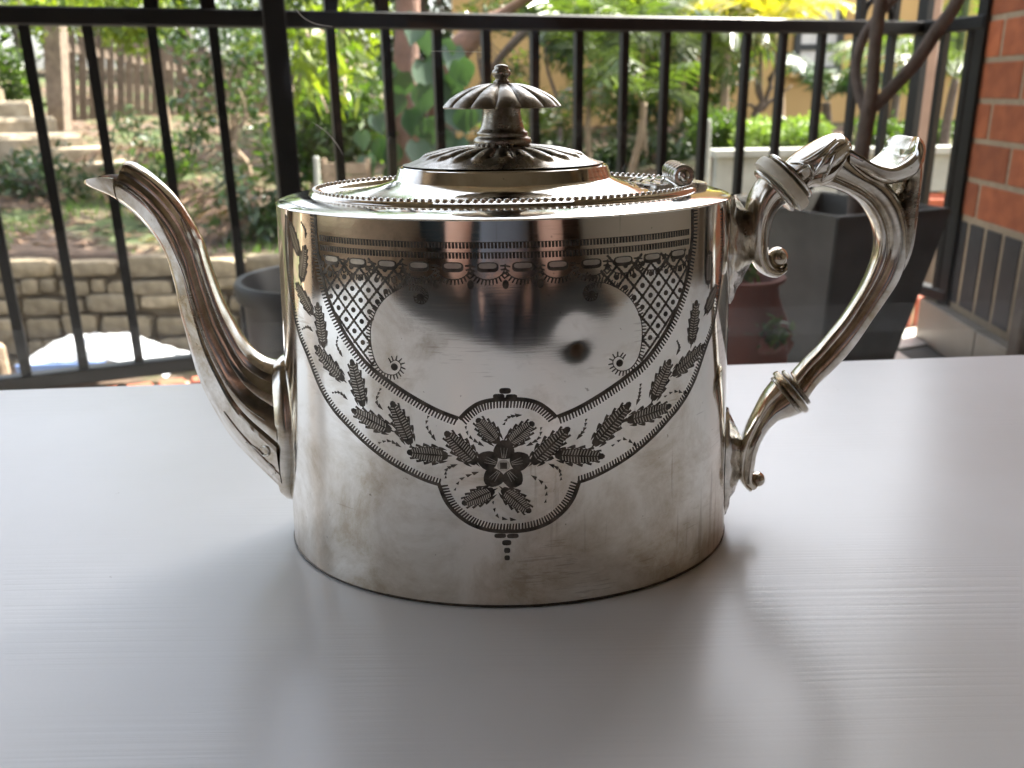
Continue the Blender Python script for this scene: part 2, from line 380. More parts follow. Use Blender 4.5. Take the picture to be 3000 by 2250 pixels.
# ================================================================== the room the table stands in
FLOOR_Z = -0.45                      # balcony and room floor, the low table is 0.45 m high
GLASS_Y = 0.565; TDIR = 3.6          # the pane and the table's rear edge run 3.6 degrees off the camera's x axis
def st(o): o['kind'] = 'structure'; return o
st(box('room_floor', (-2.2, -3.2, FLOOR_Z - 0.2), (1.9, 0.60, FLOOR_Z), M['room_floor']))
st(box('room_ceiling', (-2.2, -3.2, 2.45), (1.9, 0.50, 2.6), M['room_ceiling']))
st(box('wall_rear', (-2.35, -3.35, FLOOR_Z), (2.05, -3.2, 2.6), M['rear_wall']))
wl = tag(empty('wall_left'), kind='structure')
box('wall_piece', (-2.35, -3.2, FLOOR_Z), (-2.2, -0.95, 2.6), M['room_wall'], wl)
box('wall_piece', (-2.35, 0.36, FLOOR_Z), (-2.2, 0.75, 2.6), M['room_wall'], wl)
box('wall_piece', (-2.349, -0.9495, FLOOR_Z), (-2.201, 0.3595, -0.1), M['room_wall'], wl)
box('wall_piece', (-2.349, -0.9495, 2.2), (-2.201, 0.3595, 2.599), M['room_wall'], wl)
sw_ = thing('side_window', 'tall side window in the left wall of the room', 'window', (-2.275, -0.295, -0.1))
for y in (-0.639, 0.0, 0.639): box('frame', (-0.03, y - 0.015, 0.001), (0.03, y + 0.015, 2.299), M['white_paint'], sw_)
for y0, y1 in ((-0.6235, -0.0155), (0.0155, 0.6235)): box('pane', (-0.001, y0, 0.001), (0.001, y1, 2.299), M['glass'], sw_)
st(box('wall_right', (1.9, -3.2, FLOOR_Z), (2.05, 0.75, 2.6), M['room_wall']))
# the wall round the glass door: a lintel and two returns outside the picture
wf = tag(empty('wall_front'), kind='structure')
box('lintel', (-2.2, 0.50, 2.25), (1.9, 0.75, 2.6), M['room_wall'], wf)
box('wall_return', (-2.2, 0.50, FLOOR_Z), (-1.55, 0.75, 2.2495), M['room_wall'], wf)
box('wall_return', (1.25, 0.60, FLOOR_Z), (1.9, 0.75, 2.2495), M['room_wall'], wf)
st(box('balcony_roof', (-2.6, 0.752, 2.62), (1.05, 1.75, 2.72), M['room_ceiling']))

gd = thing('glass_door', 'large clear glass door pane standing behind the white table', 'glass door', (0, GLASS_Y, 0))
gx = Vector((math.cos(R(TDIR)), math.sin(R(TDIR)), 0))
def gpane(name, z0, z1, mat):
    p = gx * -1.50; q = gx * 1.20
    bm = bmesh.new(); bar_bm(bm, p + Vector((0, 0, (z0 + z1) / 2)), q + Vector((0, 0, (z0 + z1) / 2)), 0.0008, z1 - z0)
    return from_bm(name, bm, mat, gd)
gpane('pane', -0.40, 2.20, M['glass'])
for z in (-0.425, 2.225): bar('frame', gx * -1.50 + Vector((0, 0, z)), gx * 1.20 + Vector((0, 0, z)), 0.04, 0.05, M['alu'], gd)
for s in (-1.525, 1.225): bar('frame', gx * s + Vector((0, 0, -0.45)), gx * s + Vector((0, 0, 2.25)), 0.04, 0.05, M['alu'], gd)

for pts in ([(865, 25), (890, 52), (925, 70), (975, 78)], [(915, 358), (955, 385), (985, 420), (1006, 455)], [(1262, 150), (1330, 150), (1412, 153)], [(1370, 385), (1440, 380), (1520, 386)]):
    P = [at_y(x, y, 0.558) - Vector((0, GLASS_Y, 0)) for x, y in [tuple(p) for p in catmull(pts, 5)]]
    vv, ff = tube(P, [0.00022 * math.sin(math.pi * (i + 1) / (len(P) + 1)) + 0.00003 for i in range(len(P))], 6)
    mesh('cobweb_strand', vv, ff, M['blind'], gd, True)

# ================================================================== low white table
T = thing('coffee_table', 'white painted wooden table with brushed grain under the teapot', 'table', (0, 0, 0))
TB = (at_z(0, 1140, 0) + at_z(3000, 1037, 0)) / 2          # middle of the rear edge
tx = gx; ty = Vector((-gx.y, gx.x, 0))
def tpt(u, v, z): return TB + tx * u - ty * v + Vector((0, 0, z))
bm = bmesh.new(); bar_bm(bm, tpt(-0.62, 0.29, -0.014), tpt(0.62, 0.29, -0.014), 0.58, 0.028)
bmesh.ops.bevel(bm, geom=bm.edges[:], offset=0.0022, segments=3, affect='EDGES')
from_bm('table_top', bm, M['table'], T, 40)
for u in (-0.55, 0.55):
    for v in (0.06, 0.49):
        bar('leg', tpt(u, v, FLOOR_Z + 0.001), tpt(u, v, -0.0285), 0.05, 0.05, M['table'], T)
for v in (0.06, 0.49): bar('apron', tpt(-0.524, v, -0.07), tpt(0.524, v, -0.07), 0.02, 0.08, M['table'], T)
for u in (-0.55, 0.55): bar('apron', tpt(u, 0.086, -0.07), tpt(u, 0.464, -0.07), 0.02, 0.08, M['table'], T)

# ================================================================== balcony
RZT, RZB = CAM_H + 0.128, CAM_H - 0.493
RA, RC, RP = Vector((-0.835, 1.556, 0)), Vector((1.013, 2.30, 0)), Vector((1.068, 2.09, 0))
rd = (RC - RA).normalized(); rn = Vector((rd.y, -rd.x, 0))        # along the rail, and from it towards the room
RA2 = RA - rd * 0.75                                              # the rail runs on past the left of the picture
bf = tag(empty('balcony_floor', (0, 0, 0)), kind='structure')
edge = RA2 + rn * 0.055; edge2 = RC + rd * 0.09 + rn * 0.055
v = [(-2.2, 0.605), (1.6, 0.605), (1.6, 2.45), (edge2.x + 0.02, edge2.y), (edge.x, edge.y), (-2.2, edge.y - 0.3)]
n_ = len(v)
mesh('slab', [(x, y, FLOOR_Z - 0.25) for x, y in v] + [(x, y, FLOOR_Z - 0.006) for x, y in v],
     [tuple(range(n_))[::-1], tuple(range(n_, 2 * n_))] + [(i, (i + 1) % n_, n_ + (i + 1) % n_, n_ + i) for i in range(n_)], M['grout'], bf)
tm = None
for i in range(-9, 8):
    for j in range(0, 9):
        c = Vector((0.02 + i * 0.205, 0.75 + j * 0.205, 0))
        if (c - RA).dot(rn) < 0.19 or c.x > 1.0 + (c.y > 2.13) * 0.3 or c.y > 2.4: continue
        if tm is None:
            o = box('tile', (-0.1, -0.1, FLOOR_Z - 0.0055), (0.1, 0.1, FLOOR_Z), M['tile'], bf, 0.0015); tm = o.data
        else: o = link(bpy.data.objects.new('tile', tm), bf)
        o.location = c
# half tiles cut to follow the angled edge
q0 = RA2 + rn * 0.06
for k in range(11):
    a = q0 + rd * (k * 0.26); b_ = a + rd * 0.255
    if b_.x > 1.22: break
    w = 0.13
    vv = [a, b_, b_ + rn * w, a + rn * w]
    mesh('edge_tile', [(p.x, p.y, FLOOR_Z - 0.0058) for p in vv] + [(p.x, p.y, FLOOR_Z + 0.0012) for p in vv],
         [(0, 1, 2, 3), (7, 6, 5, 4)] + [(i, 4 + i, 4 + (i + 1) % 4, (i + 1) % 4) for i in range(4)], M['tile'], bf)
# terracotta brick-on-edge coping that carries the railing
cop = thing('brick_coping', 'row of terracotta bricks on edge with pale joints below the railing', 'coping', (0, 0, 0))
Lc = (RC - RA2).length + 0.10
bar('mortar_bed', RA2 + Vector((0, 0, -0.425)), RA2 + rd * Lc + Vector((0, 0, -0.425)), 0.094, 0.09, M['mortar'], cop)
pm = None; k = 0
while k * 0.0605 + 0.03 < Lc:
    c = RA2 + rd * (0.03 + k * 0.0605); k += 1
    if pm is None:
        bm = bmesh.new(); bm_box(bm, (0, 0, 0), (0.051, 0.104, 0.098)); bmesh.ops.bevel(bm, geom=bm.edges[:], offset=0.004, segments=2, affect='EDGES')
        o = from_bm('brick', bm, M['coping'], cop, 35); pm = o.data
    else: o = link(bpy.data.objects.new('brick', pm), cop)
    o.location = (c.x, c.y, -0.421); o.rotation_euler.z = math.atan2(rd.y, rd.x)

# ------------------------------------------------------------------ black steel railing
rl = thing('balcony_railing', 'black steel balcony railing with vertical pickets in front of the garden', 'railing', (0, 0, 0))
def Z(p, z): return Vector((p.x, p.y, z))
bar('top_rail', Z(RA2, RZT), Z(RC + rd * 0.014, RZT), 0.034, 0.030, M['black_steel'], rl, bevel=0.003)
bar('bottom_rail', Z(RA2, RZB), Z(RC + rd * 0.014, RZB), 0.034, 0.028, M['black_steel'], rl, bevel=0.003)
rd2 = (RP - RC).normalized()
bar('top_rail', Z(RC + rd2 * 0.0185, RZT), Z(RP, RZT), 0.034, 0.030, M['black_steel'], rl, bevel=0.003)
bar('bottom_rail', Z(RC + rd2 * 0.0185, RZB), Z(RP, RZB), 0.034, 0.028, M['black_steel'], rl, bevel=0.003)
def on_rail(px):
    """where the picket seen at this photo column (just under the top rail) stands along the rail"""
    d = ray(px, 90); n2 = Vector((rd.y, -rd.x, 0))
    t = (RA - CAMP).dot(n2) / d.dot(n2); p = CAMP + d * t
    return Vector((p.x, p.y, 0))
PICK = [72, 257, 445, 624, 967, 1128, 1278, 1422, 1565, 1695, 1830, 1952, 2072, 2189, 2296, 2410, 2515, 2616]
spos = [on_rail(x) for x in PICK]
step = (spos[1] - spos[0])
spos = [spos[0] - step * (i + 1) for i in range(3)] + spos
for p in spos:
    bar('picket', Z(p, RZB + 0.0135), Z(p, RZT - 0.0145), 0.0165, 0.0165, M['black_steel'], rl, upv=rd)
pst = on_rail(803)
bar('post', Z(pst, -0.372), Z(pst, RZT + 0.42), 0.042, 0.042, M['black_steel'], rl, upv=rd, bevel=0.003)
cpst = RC + rd * 0.004
for k in (1, 2):
    p = RC + (RP - RC) * (k * 0.40 - 0.02)
    bar('picket', Z(p, RZB + 0.0135), Z(p, RZT - 0.0145), 0.0165, 0.0165, M['black_steel'], rl, upv=rd2)
bar('post', Z(RP - rd2 * 0.012, -0.372), Z(RP - rd2 * 0.012, RZT + 0.42), 0.028, 0.028, M['black_steel'], rl, upv=rd2)
bar('picket', Z(on_rail(2705), RZB + 0.0135), Z(on_rail(2705), RZT + 0.40), 0.030, 0.020, M['black_steel'], rl, upv=rd)
# scrolled crests between pairs of pickets that run on above the rail
for (xa, xb) in ((445, 624), (967, 1128), (2515, 2616)):
    a, b_ = on_rail(xa), on_rail(xb); w = (b_ - a).length
    for p in (a, b_):
        bar('upright', Z(p, RZT + 0.0145), Z(p, RZT + 0.40), 0.0165, 0.0165, M['black_steel'], rl, upv=rd)
    mid = (a + b_) / 2
    pts = []
    for k in range(25):
        an = math.pi * k / 24
        pts.append(Z(mid - rd * (math.cos(an) * (w / 2 - 0.010)), RZT + 0.012 + 0.052 * math.sin(an) ** 0.8))
    vv, ff = tube(pts, 0.0075, 8); mesh('scroll', vv, ff, M['black_steel'], rl, True)
    for s in (-1, 1):
        pts = []
        for k in range(40):
            t = k / 39; an = -0.5 * math.pi + t * 3.6 * math.pi; r_ = 0.030 * (1 - 0.72 * t)
            pts.append(Z(mid + rd * (s * (w / 2 - 0.040 + r_ * math.cos(an))), RZT + 0.115 + r_ * math.sin(an)))
        vv, ff = tube(pts, 0.005, 8); mesh('scroll', vv, ff, M['black_steel'], rl, True)
bar('top_rail', Z(RA2, RZT + 0.41), Z(RC, RZT + 0.41), 0.034, 0.022, M['black_steel'], rl)

# ------------------------------------------------------------------ brick pier on the right
WD = Vector((0.074, 0.997, 0)).normalized(); WN = Vector((-WD.y, WD.x, 0))     # along the wall away from us; out of its face
W0 = Vector((1.064, 2.125, 0))
bw = thing('brick_wall', 'red brick side wall with a dark soldier course at its base', 'wall', (0, 0, 0))
def wpt(s, out, z): return W0 - WD * s + WN * out + Vector((0, 0, z))
bm = bmesh.new(); bar_bm(bm, wpt(0.004, -0.120, 1.78), wpt(1.45, -0.120, 1.78), 0.226, 4.46); from_bm('mortar_wall', bm, M['mortar'], bw)
br_m = None; zb = -0.128; c = 0
while zb < 1.0:
    s = -0.006 if c % 2 else -0.006 - 0.12
    while s < 1.42:
        a_, b_ = max(s, 0.0), min(s + 0.23, 1.44)
        if b_ - a_ > 0.04:
            if b_ - a_ > 0.229 and br_m is not None:
                o = link(bpy.data.objects.new('brick', br_m), bw)
            else:
                bm = bmesh.new(); bm_box(bm, (0, 0, 0), (b_ - a_, 0.016, 0.0755)); bmesh.ops.bevel(bm, geom=bm.edges[:], offset=0.0025, segments=1, affect='EDGES')
                o = from_bm('brick', bm, M['brick'], bw)
                if b_ - a_ > 0.229: br_m = o.data
            p = wpt((a_ + b_) / 2, -0.0128, zb + 0.038)
            o.location = p; o.rotation_euler.z = math.atan2(WD.y, WD.x)
        s += 0.241
    zb += 0.0865; c += 1
sd_m = None
for k in range(16):
    s = 0.040 + k * 0.0865
    if sd_m is None:
        bm = bmesh.new(); bm_box(bm, (0, 0, 0), (0.0815, 0.020, 0.204)); bmesh.ops.bevel(bm, geom=[e for e in bm.edges], offset=0.006, segments=3, affect='EDGES')
        o = from_bm('soldier_brick', bm, M['brick_dark'], bw, 40); sd_m = o.data
    else: o = link(bpy.data.objects.new('soldier_brick', sd_m), bw)
    o.location = wpt(s, -0.0148, -0.239); o.rotation_euler.z = math.atan2(WD.y, WD.x)
s = -0.05
for k, wd in enumerate((0.33, 0.30, 0.30, 0.30)):
    bm = bmesh.new(); bar_bm(bm, wpt(s, 0.016, -0.3985), wpt(s + wd - 0.004, 0.016, -0.3985), 0.030, 0.1015)
    bmesh.ops.bevel(bm, geom=bm.edges[:], offset=0.0015, segments=1, affect='EDGES')
    o = from_bm('skirting_tile', bm, M['skirt_tile'], bw); s += wd
# weathered timber jamb and dark door stile in front of the wall
jp = at_y(2978, 940, 1.52)
o = tag(bar('timber_post', (jp.x + 0.008, 1.50, FLOOR_Z + 0.001), (jp.x + 0.020, 1.515, 0.005), 0.044, 0.035, M['timber'], None, upv=Vector((0, 1, 0)), bevel=0.004),
    'short weathered timber post at the right edge beside the skirting tiles', 'post')

# ------------------------------------------------------------------ pots on the balcony
def lathe(prof, n=48, sx=1.0, sy=1.0):
    V = []; Fc = []
    for (r_, z) in prof:
        for k in range(n):
            a = 2 * math.pi * k / n; V.append((r_ * math.cos(a) * sx, r_ * math.sin(a) * sy, z))
    for i in range(len(prof) - 1):
        for k in range(n): Fc.append((i * n + k, i * n + (k + 1) % n, (i + 1) * n + (k + 1) % n, (i + 1) * n + k))
    return V, Fc
# round black pot, left
rp = thing('round_pot', 'round black glazed pot behind the teapot spout', 'pot', (-0.281, 1.30, FLOOR_Z))
zt = -0.094 - FLOOR_Z
vv, ff = lathe([(0.0, 0.002), (0.098, 0.002), (0.100, 0.01), (0.113, zt * 0.6), (0.117, zt - 0.028), (0.127, zt - 0.026), (0.1285, zt - 0.006), (0.125, zt), (0.117, zt - 0.001), (0.115, zt - 0.01), (0.106, zt - 0.07), (0.104, zt - 0.15)], 64)
mesh('pot_body', vv, ff, M['pot_black'], rp, 40)
vv, ff = lathe([(0.0, zt - 0.118), (0.05, zt - 0.112), (0.1052, zt - 0.122)], 40); mesh('soil', vv, ff, M['soil'], rp, True)

# square tapered charcoal planter, right
pt_c = [at_z(2455, 637, -0.062), at_z(2794, 610, -0.062)]
cN, cR_ = [Vector((p.x, p.y, 0)) for p in pt_c]
ev = (cR_ - cN).normalized(); el = Vector((-ev.y, ev.x, 0)); PS = (cR_ - cN).length
cL = cN + el * PS * 1.36; cB = cR_ + el * PS * 1.36; cen = (cN + cB) / 2
sq = thing('square_planter', 'large square tapered charcoal planter holding the bare branching tree', 'planter', (cen.x, cen.y, FLOOR_Z))
def sqring(k, z): return [Vector((cen + (c - cen) * k).to_tuple()[:2] + (z,)) - Vector((cen.x, cen.y, 0)) for c in (cN, cR_, cB, cL)]
H_ = -0.062 - FLOOR_Z
rings = [sqring(0.60, 0.001), sqring(0.60, 0.03), sqring(0.66, 0.032), sqring(1.0, H_), sqring(0.90, H_), sqring(0.88, H_ - 0.008), sqring(0.80, H_ - 0.09)]
V = [p for r_ in rings for p in r_]; Fc = []
for i in range(len(rings) - 1):
    for k in range(4): Fc.append((i * 4 + k, i * 4 + (k + 1) % 4, (i + 1) * 4 + (k + 1) % 4, (i + 1) * 4 + k))
bm = bmesh.new(); bv = [bm.verts.new(p) for p in V]; [bm.faces.new([bv[i] for i in q]) for q in Fc]
bm.faces.new([bv[i] for i in (3, 2, 1, 0)])
bmesh.ops.bevel(bm, geom=[e for e in bm.edges if not e.is_boundary], offset=0.0028, segments=2, affect='EDGES')
from_bm('planter_body', bm, M['pot_dark'], sq, 35)
mesh('soil', sqring(0.815, H_ - 0.075), [(0, 1, 2, 3)], M['soil'], sq)

# the bare frangipani tree in it
fy = cen.y
def fp_(px, py, dy=0.0): return at_y(px, py, fy + dy)
fr = thing('frangipani_tree', 'bare branching grey tree growing in the square charcoal planter', 'tree', (fp_(2512, 600).x, fy, H_ + FLOOR_Z - 0.075))
fb = Vector(fr.location)
def limb(name, pts, radii, parent, sub=6):
    P = catmull([tuple(Vector(p) - fb) for p in pts], sub); rr = [x[0] for x in catmull([(r_,) for r_ in radii], sub)]
    vv, ff = tube([Vector(p) for p in P], rr, 12); return mesh(name, vv, ff, M['bark'], parent, True)
tr_ = limb('trunk', [fb, fp_(2516, 500), fp_(2535, 380), fp_(2545, 318)], [0.0175, 0.0165, 0.0155, 0.0165], fr)
limb('branch', [fp_(2545, 325), fp_(2556, 250), fp_(2562, 150), fp_(2572, 60), fp_(2588, -60), fp_(2600, -260), fp_(2590, -520)], [0.0135, 0.0125, 0.0125, 0.0125, 0.012, 0.011, 0.009], fr)
limb('branch', [fp_(2540, 330, 0.0), fp_(2514, 260, 0.03), fp_(2508, 190, 0.05), fp_(2530, 110, 0.06), fp_(2585, 30, 0.06), fp_(2650, -60, 0.05), fp_(2700, -300, 0.02)], [0.012, 0.0105, 0.010, 0.010, 0.010, 0.010, 0.008], fr)
limb('branch', [fp_(2545, 325), fp_(2590, 285), fp_(2680, 185), fp_(2745, 90), fp_(2800, 10), fp_(2850, -120), fp_(2860, -330)], [0.0125, 0.0125, 0.0135, 0.0135, 0.0130, 0.012, 0.009], fr)

# terracotta strawberry pot with herbs
sp_c = at_z(2185, 830, -0.13); sp_c = Vector((sp_c.x, 1.40, FLOOR_Z))
sb = thing('strawberry_pot', 'terracotta strawberry pot with herbs in its pockets beside the square planter', 'pot', sp_c)
zt = -0.125 - FLOOR_Z
vv, ff = lathe([(0.0, 0.002), (0.05, 0.002), (0.062, 0.02), (0.078, 0.09), (0.084, 0.17), (0.078, zt - 0.07), (0.062, zt - 0.03), (0.060, zt - 0.012), (0.070, zt - 0.004), (0.071, zt), (0.063, zt + 0.001), (0.056, zt - 0.01), (0.054, zt - 0.06)], 48)
mesh('pot_body', vv, ff, M['terracotta'], sb, True)
vv, ff = lathe([(0.0, zt - 0.02), (0.056, zt - 0.026)], 32); mesh('soil', vv, ff, M['soil'], sb, True)
for an, zz in ((-62, 0.235), (-140, 0.22), (20, 0.2)):
    a = R(an); vv = []; ff = []; n = 20
    for ring, (rr, out, dz) in enumerate(((0.018, 0.066, -0.030), (0.029, 0.085, -0.004), (0.031, 0.092, 0.010), (0.027, 0.090, 0.009), (0.020, 0.074, -0.012))):
        for k in range(n):
            t = 2 * math.pi * k / n
            tx_ = rr * math.cos(t); up_ = rr * 0.42 * math.sin(t)
            o_ = out - max(0, math.sin(t)) * 0.010
            vv.append((math.cos(a) * o_ - math.sin(a) * tx_, math.sin(a) * o_ + math.cos(a) * tx_, zz + dz + up_))
    for i in range(4):
        for k in range(n): ff.append((i * n + k, i * n + (k + 1) % n, (i + 1) * n + (k + 1) % n, (i + 1) * n + k))
    ff.append(tuple(range(4 * n, 5 * n)))
    po = mesh('pocket', vv, ff, M['terracotta'], sb, True)
# ================================================================== the silver teapot
TC = Vector((-0.002, 0.320, 0.0003))          # foot centre on the table
A_B, A_T, BB, HB = 0.0855, 0.0800, 0.0637, 0.1288
def a_of(z): return A_B + (A_T - A_B) * max(0.0, min(1.0, z / HB))
TP = thing('teapot', 'engraved oval silver teapot with dented side on the white table', 'teapot', TC)
# arc length along the front of the oval, measured from the middle of the front
_t = np.linspace(-math.pi, math.pi, 2001); _am = (A_B + A_T) / 2
_ds = np.sqrt((_am * np.cos(_t)) ** 2 + (BB * np.sin(_t)) ** 2)
_s = np.concatenate([[0], np.cumsum((_ds[1:] + _ds[:-1]) / 2 * np.diff(_t))]); _s -= np.interp(0, _t, _s)
def t_of_s(s): return float(np.interp(s, _s, _t))
def s_of_t(t): return float(np.interp(t, _t, _s))
DENT = None
def px_to_sz(px, py):
    d = ray(px, py); o = CAMP - TC; z = 0.06
    for _ in range(6):
        a = a_of(z)
        A = (d.x / a) ** 2 + (d.y / BB) ** 2; B = 2 * (o.x * d.x / a ** 2 + o.y * d.y / BB ** 2); C = (o.x / a) ** 2 + (o.y / BB) ** 2 - 1
        D = B * B - 4 * A * C
        t = (-B - math.sqrt(max(D, 0))) / (2 * A); p = o + d * t; z = p.z
    return s_of_t(math.atan2(p.x / a, -p.y / BB)), p.z
DENTC = px_to_sz(1690, 1000)
def dent(s, z):
    dx = s - DENTC[0]; dz = z - DENTC[1]
    r1 = math.hypot(dx, dz * 0.92)
    up = math.exp(-(dx / 0.0040) ** 2) * min(1.0, max(0.0, dz / 0.006)) * math.exp(-(max(0.0, dz - 0.006) / 0.014) ** 2)
    return -0.00034 * math.exp(-(r1 / 0.0055) ** 2.0) - 0.00013 * math.exp(-(r1 / 0.0017) ** 2) - 0.00010 * up
def surf(s, z, off=0.0):
    t = t_of_s(s); a = a_of(z)
    p = Vector((a * math.sin(t), -BB * math.cos(t), z)); nrm = Vector((math.sin(t) / a, -math.cos(t) / BB, 0)).normalized()
    wv = 0.00007 * math.sin(s * 61 + 1.3) * math.sin(z * 47 + s * 20) + 0.00003 * math.sin(s * 173 + z * 90)
    return p + nrm * (off + wv + (dent(s, z) if abs(s - DENTC[0]) < 0.025 else 0.0))
# ---- body: dense so that the dent and the faint unevenness of the rolled sheet are real
NS, NZ = 420, 96
S_all = np.linspace(_s[0], _s[-1], NS + 1)[:-1]
zs = [0.0, 0.0006] + [0.0012 + (HB - 0.0012) * (k / NZ) for k in range(NZ + 1)]
V = []; Fc = []
for zi, z in enumerate(zs):
    for s in S_all:
        V.append(surf(s, z, -0.0005 if zi == 0 else 0.0))
for i in range(len(zs) - 1):
    for k in range(NS): Fc.append((i * NS + k, i * NS + (k + 1) % NS, (i + 1) * NS + (k + 1) % NS, (i + 1) * NS + k))
Fc.append(tuple(range(NS))[::-1])
BODY = mesh('body', V, Fc, M['silver'], TP, 40)
def rings(name, prof, mat, parent, n=160, smooth=40, fn=None, cap=False):
    """oval rings (a, b, z)"""
    V = []; Fc = []
    for i, (a, b_, z) in enumerate(prof):
        for k in range(n):
            t = 2 * math.pi * k / n
            x, y, zz = a * math.cos(t), b_ * math.sin(t), z
            if fn: x, y, zz = fn(i, t, x, y, zz)
            V.append((x, y, zz))
    for i in range(len(prof) - 1):
        for k in range(n): Fc.append((i * n + k, i * n + (k + 1) % n, (i + 1) * n + (k + 1) % n, (i + 1) * n + k))
    if cap: Fc.append(tuple((len(prof) - 1) * n + k for k in range(n)))
    return mesh(name, V, Fc, mat, parent, smooth)
# shoulder with a fine rolled edge
rings('shoulder', [(A_T, BB, HB), (A_T + 0.00012, BB + 0.00012, HB + 0.0002), (A_T - 0.0003, BB - 0.0003, HB + 0.0005), (A_T - 0.0012, BB - 0.0012, HB + 0.0008),
                   (0.0760, 0.0575, HB + 0.0016), (0.0705, 0.0512, HB + 0.0022), (0.0688, 0.0492, HB + 0.0023), (0.0684, 0.0488, HB + 0.0031), (0.0672, 0.0474, HB + 0.0037), (0.0658, 0.0462, HB + 0.0032), (0.0648, 0.0452, HB + 0.0020)], M['silver'], TP, 220)
rings('foot_rim', [(A_B - 0.0030, BB - 0.0030, -0.0002), (A_B - 0.0002, BB - 0.0002, -0.0002), (A_B + 0.0003, BB + 0.0003, 0.0002), (A_B + 0.0003, BB + 0.0003, 0.0006), (A_B - 0.0003, BB - 0.0003, 0.0009)], M['engrave'], TP, 200)
# ---- lid
LID = rings('lid', [(0.0648, 0.0452, HB + 0.0020), (0.0600, 0.0418, HB + 0.0023), (0.0545, 0.0385, HB + 0.0028), (0.0490, 0.0355, HB + 0.0035), (0.0440, 0.0330, HB + 0.0045), (0.0405, 0.0312, HB + 0.0056),
                    (0.0386, 0.0301, HB + 0.0064), (0.0383, 0.0299, HB + 0.0066), (0.0371, 0.0274, HB + 0.0103), (0.0368, 0.0270, HB + 0.0106), (0.0362, 0.0263, HB + 0.0106), (0.0358, 0.0259, HB + 0.0104), (0.0354, 0.0255, HB + 0.0108)], M['silver'], TP, 220)
# beaded edge: every bead a small lozenge
bd_m = None; nb = 150
per = np.linspace(0, 2 * math.pi, 4001); dd = np.concatenate([[0], np.cumsum(np.hypot(np.diff(0.0657 * np.cos(per)), np.diff(0.0465 * np.sin(per))))])
for k in range(nb):
    t = float(np.interp(dd[-1] * k / nb, dd, per))
    if bd_m is None:
        bm = bmesh.new(); bmesh.ops.create_icosphere(bm, subdivisions=1, radius=0.00080); bmesh.ops.scale(bm, vec=(1.4, 0.85, 0.8), verts=bm.verts)
        o = from_bm('bead', bm, M['silver_cast'], LID, True); bd_m = o.data
    else: o = link(bpy.data.objects.new('bead', bd_m), LID)
    o.location = (0.0668 * math.cos(t), 0.0472 * math.sin(t), HB + 0.0040)
    o.rotation_euler.z = math.atan2(0.0465 * math.cos(t), -0.0657 * math.sin(t))
# fluted dome: gadroons that run up to the finial
prof = []
for k in range(26):
    u = k / 25
    prof.append((0.0354 + (0.0088 - 0.0354) * u, 0.0255 + (0.0088 - 0.0255) * u, HB + 0.0110 + 0.0066 * math.sin(u * math.pi / 2) ** 0.95))
NG = 22
def gad(i, t, x, y, z):
    u = i / 25.0
    # petals start a little inside the rim with rounded ends
    ph = (t * NG / (2 * math.pi)) % 1.0; d = abs(ph - 0.5) * 2
    env = max(0.0, min(1.0, (u - 0.20 - 0.16 * d * d) / 0.09)); env = env * env * (3 - 2 * env)
    hgt = math.sqrt(max(0.0, 1 - d * d)) * 0.0021 * env * (1.15 - 0.75 * u)
    lip = 0.0004 if i == 0 else 0.0
    return x, y, z + hgt - 0.0010 * env + lip
rings('dome', prof, M['silver_aged'], LID, 22 * 14, 50, gad, True)
vv, ff = lathe([(0.0086, HB + 0.0165), (0.0098, HB + 0.0178), (0.0103, HB + 0.0189), (0.0099, HB + 0.0200), (0.0090, HB + 0.0205), (0.0087, HB + 0.0208), (0.0091, HB + 0.0214), (0.0089, HB + 0.0221), (0.0081, HB + 0.0225),
                (0.0077, HB + 0.0236), (0.0070, HB + 0.0258), (0.0066, HB + 0.0280), (0.0064, HB + 0.0302)], 56)
FIN = mesh('finial', vv, ff, M['silver_aged'], LID, True)
# parasol-shaped fluted cap
NF = 14; V = []; Fc = []; n = NF * 12; pr = []
for k in range(20):
    u = k / 19; pr.append((0.0203 * (1 - u) + 0.0027 * u, HB + 0.0306 + 0.0074 * math.sin(u * math.pi * 0.5) ** 0.8))
pr = [(0.004, HB + 0.0312), (0.0185, HB + 0.0303), (0.0200, HB + 0.0301)] + pr
for j_, (r_, z) in enumerate(pr):
    for k in range(n):
        t = 2 * math.pi * k / n; d = abs((t * NF / (2 * math.pi)) % 1.0 - 0.5) * 2
        fl = math.sqrt(max(0, 1 - d * d)); w = min(1.0, r_ / 0.0203)
        rr = r_ * (1 + 0.05 * (fl - 0.6) * w); zz = z + (0.0017 * (fl - 0.6) * (w ** 0.7) * min(1.0, (j_ - 3) / 3.0) if j_ > 3 else 0.0)
        V.append((rr * math.cos(t + 0.12), rr * math.sin(t + 0.12), zz))
for i in range(len(pr) - 1):
    for k in range(n): Fc.append((i * n + k, i * n + (k + 1) % n, (i + 1) * n + (k + 1) % n, (i + 1) * n + k))
mesh('cap', V, Fc, M['silver_aged'], FIN, 60)
vv, ff = lathe([(0.0024, HB + 0.0372), (0.0027, HB + 0.0380), (0.0029, HB + 0.0384), (0.0029, HB + 0.0388), (0.0022, HB + 0.0392), (0.0021, HB + 0.0397), (0.0029, HB + 0.0405), (0.0034, HB + 0.0414), (0.0030, HB + 0.0423), (0.0024, HB + 0.0428), (0.0025, HB + 0.0433), (0.0021, HB + 0.0439), (0.0010, HB + 0.0443), (0.0, HB + 0.0444)], 32)
mesh('top_bead', vv, ff, M['silver_aged'], FIN, True)

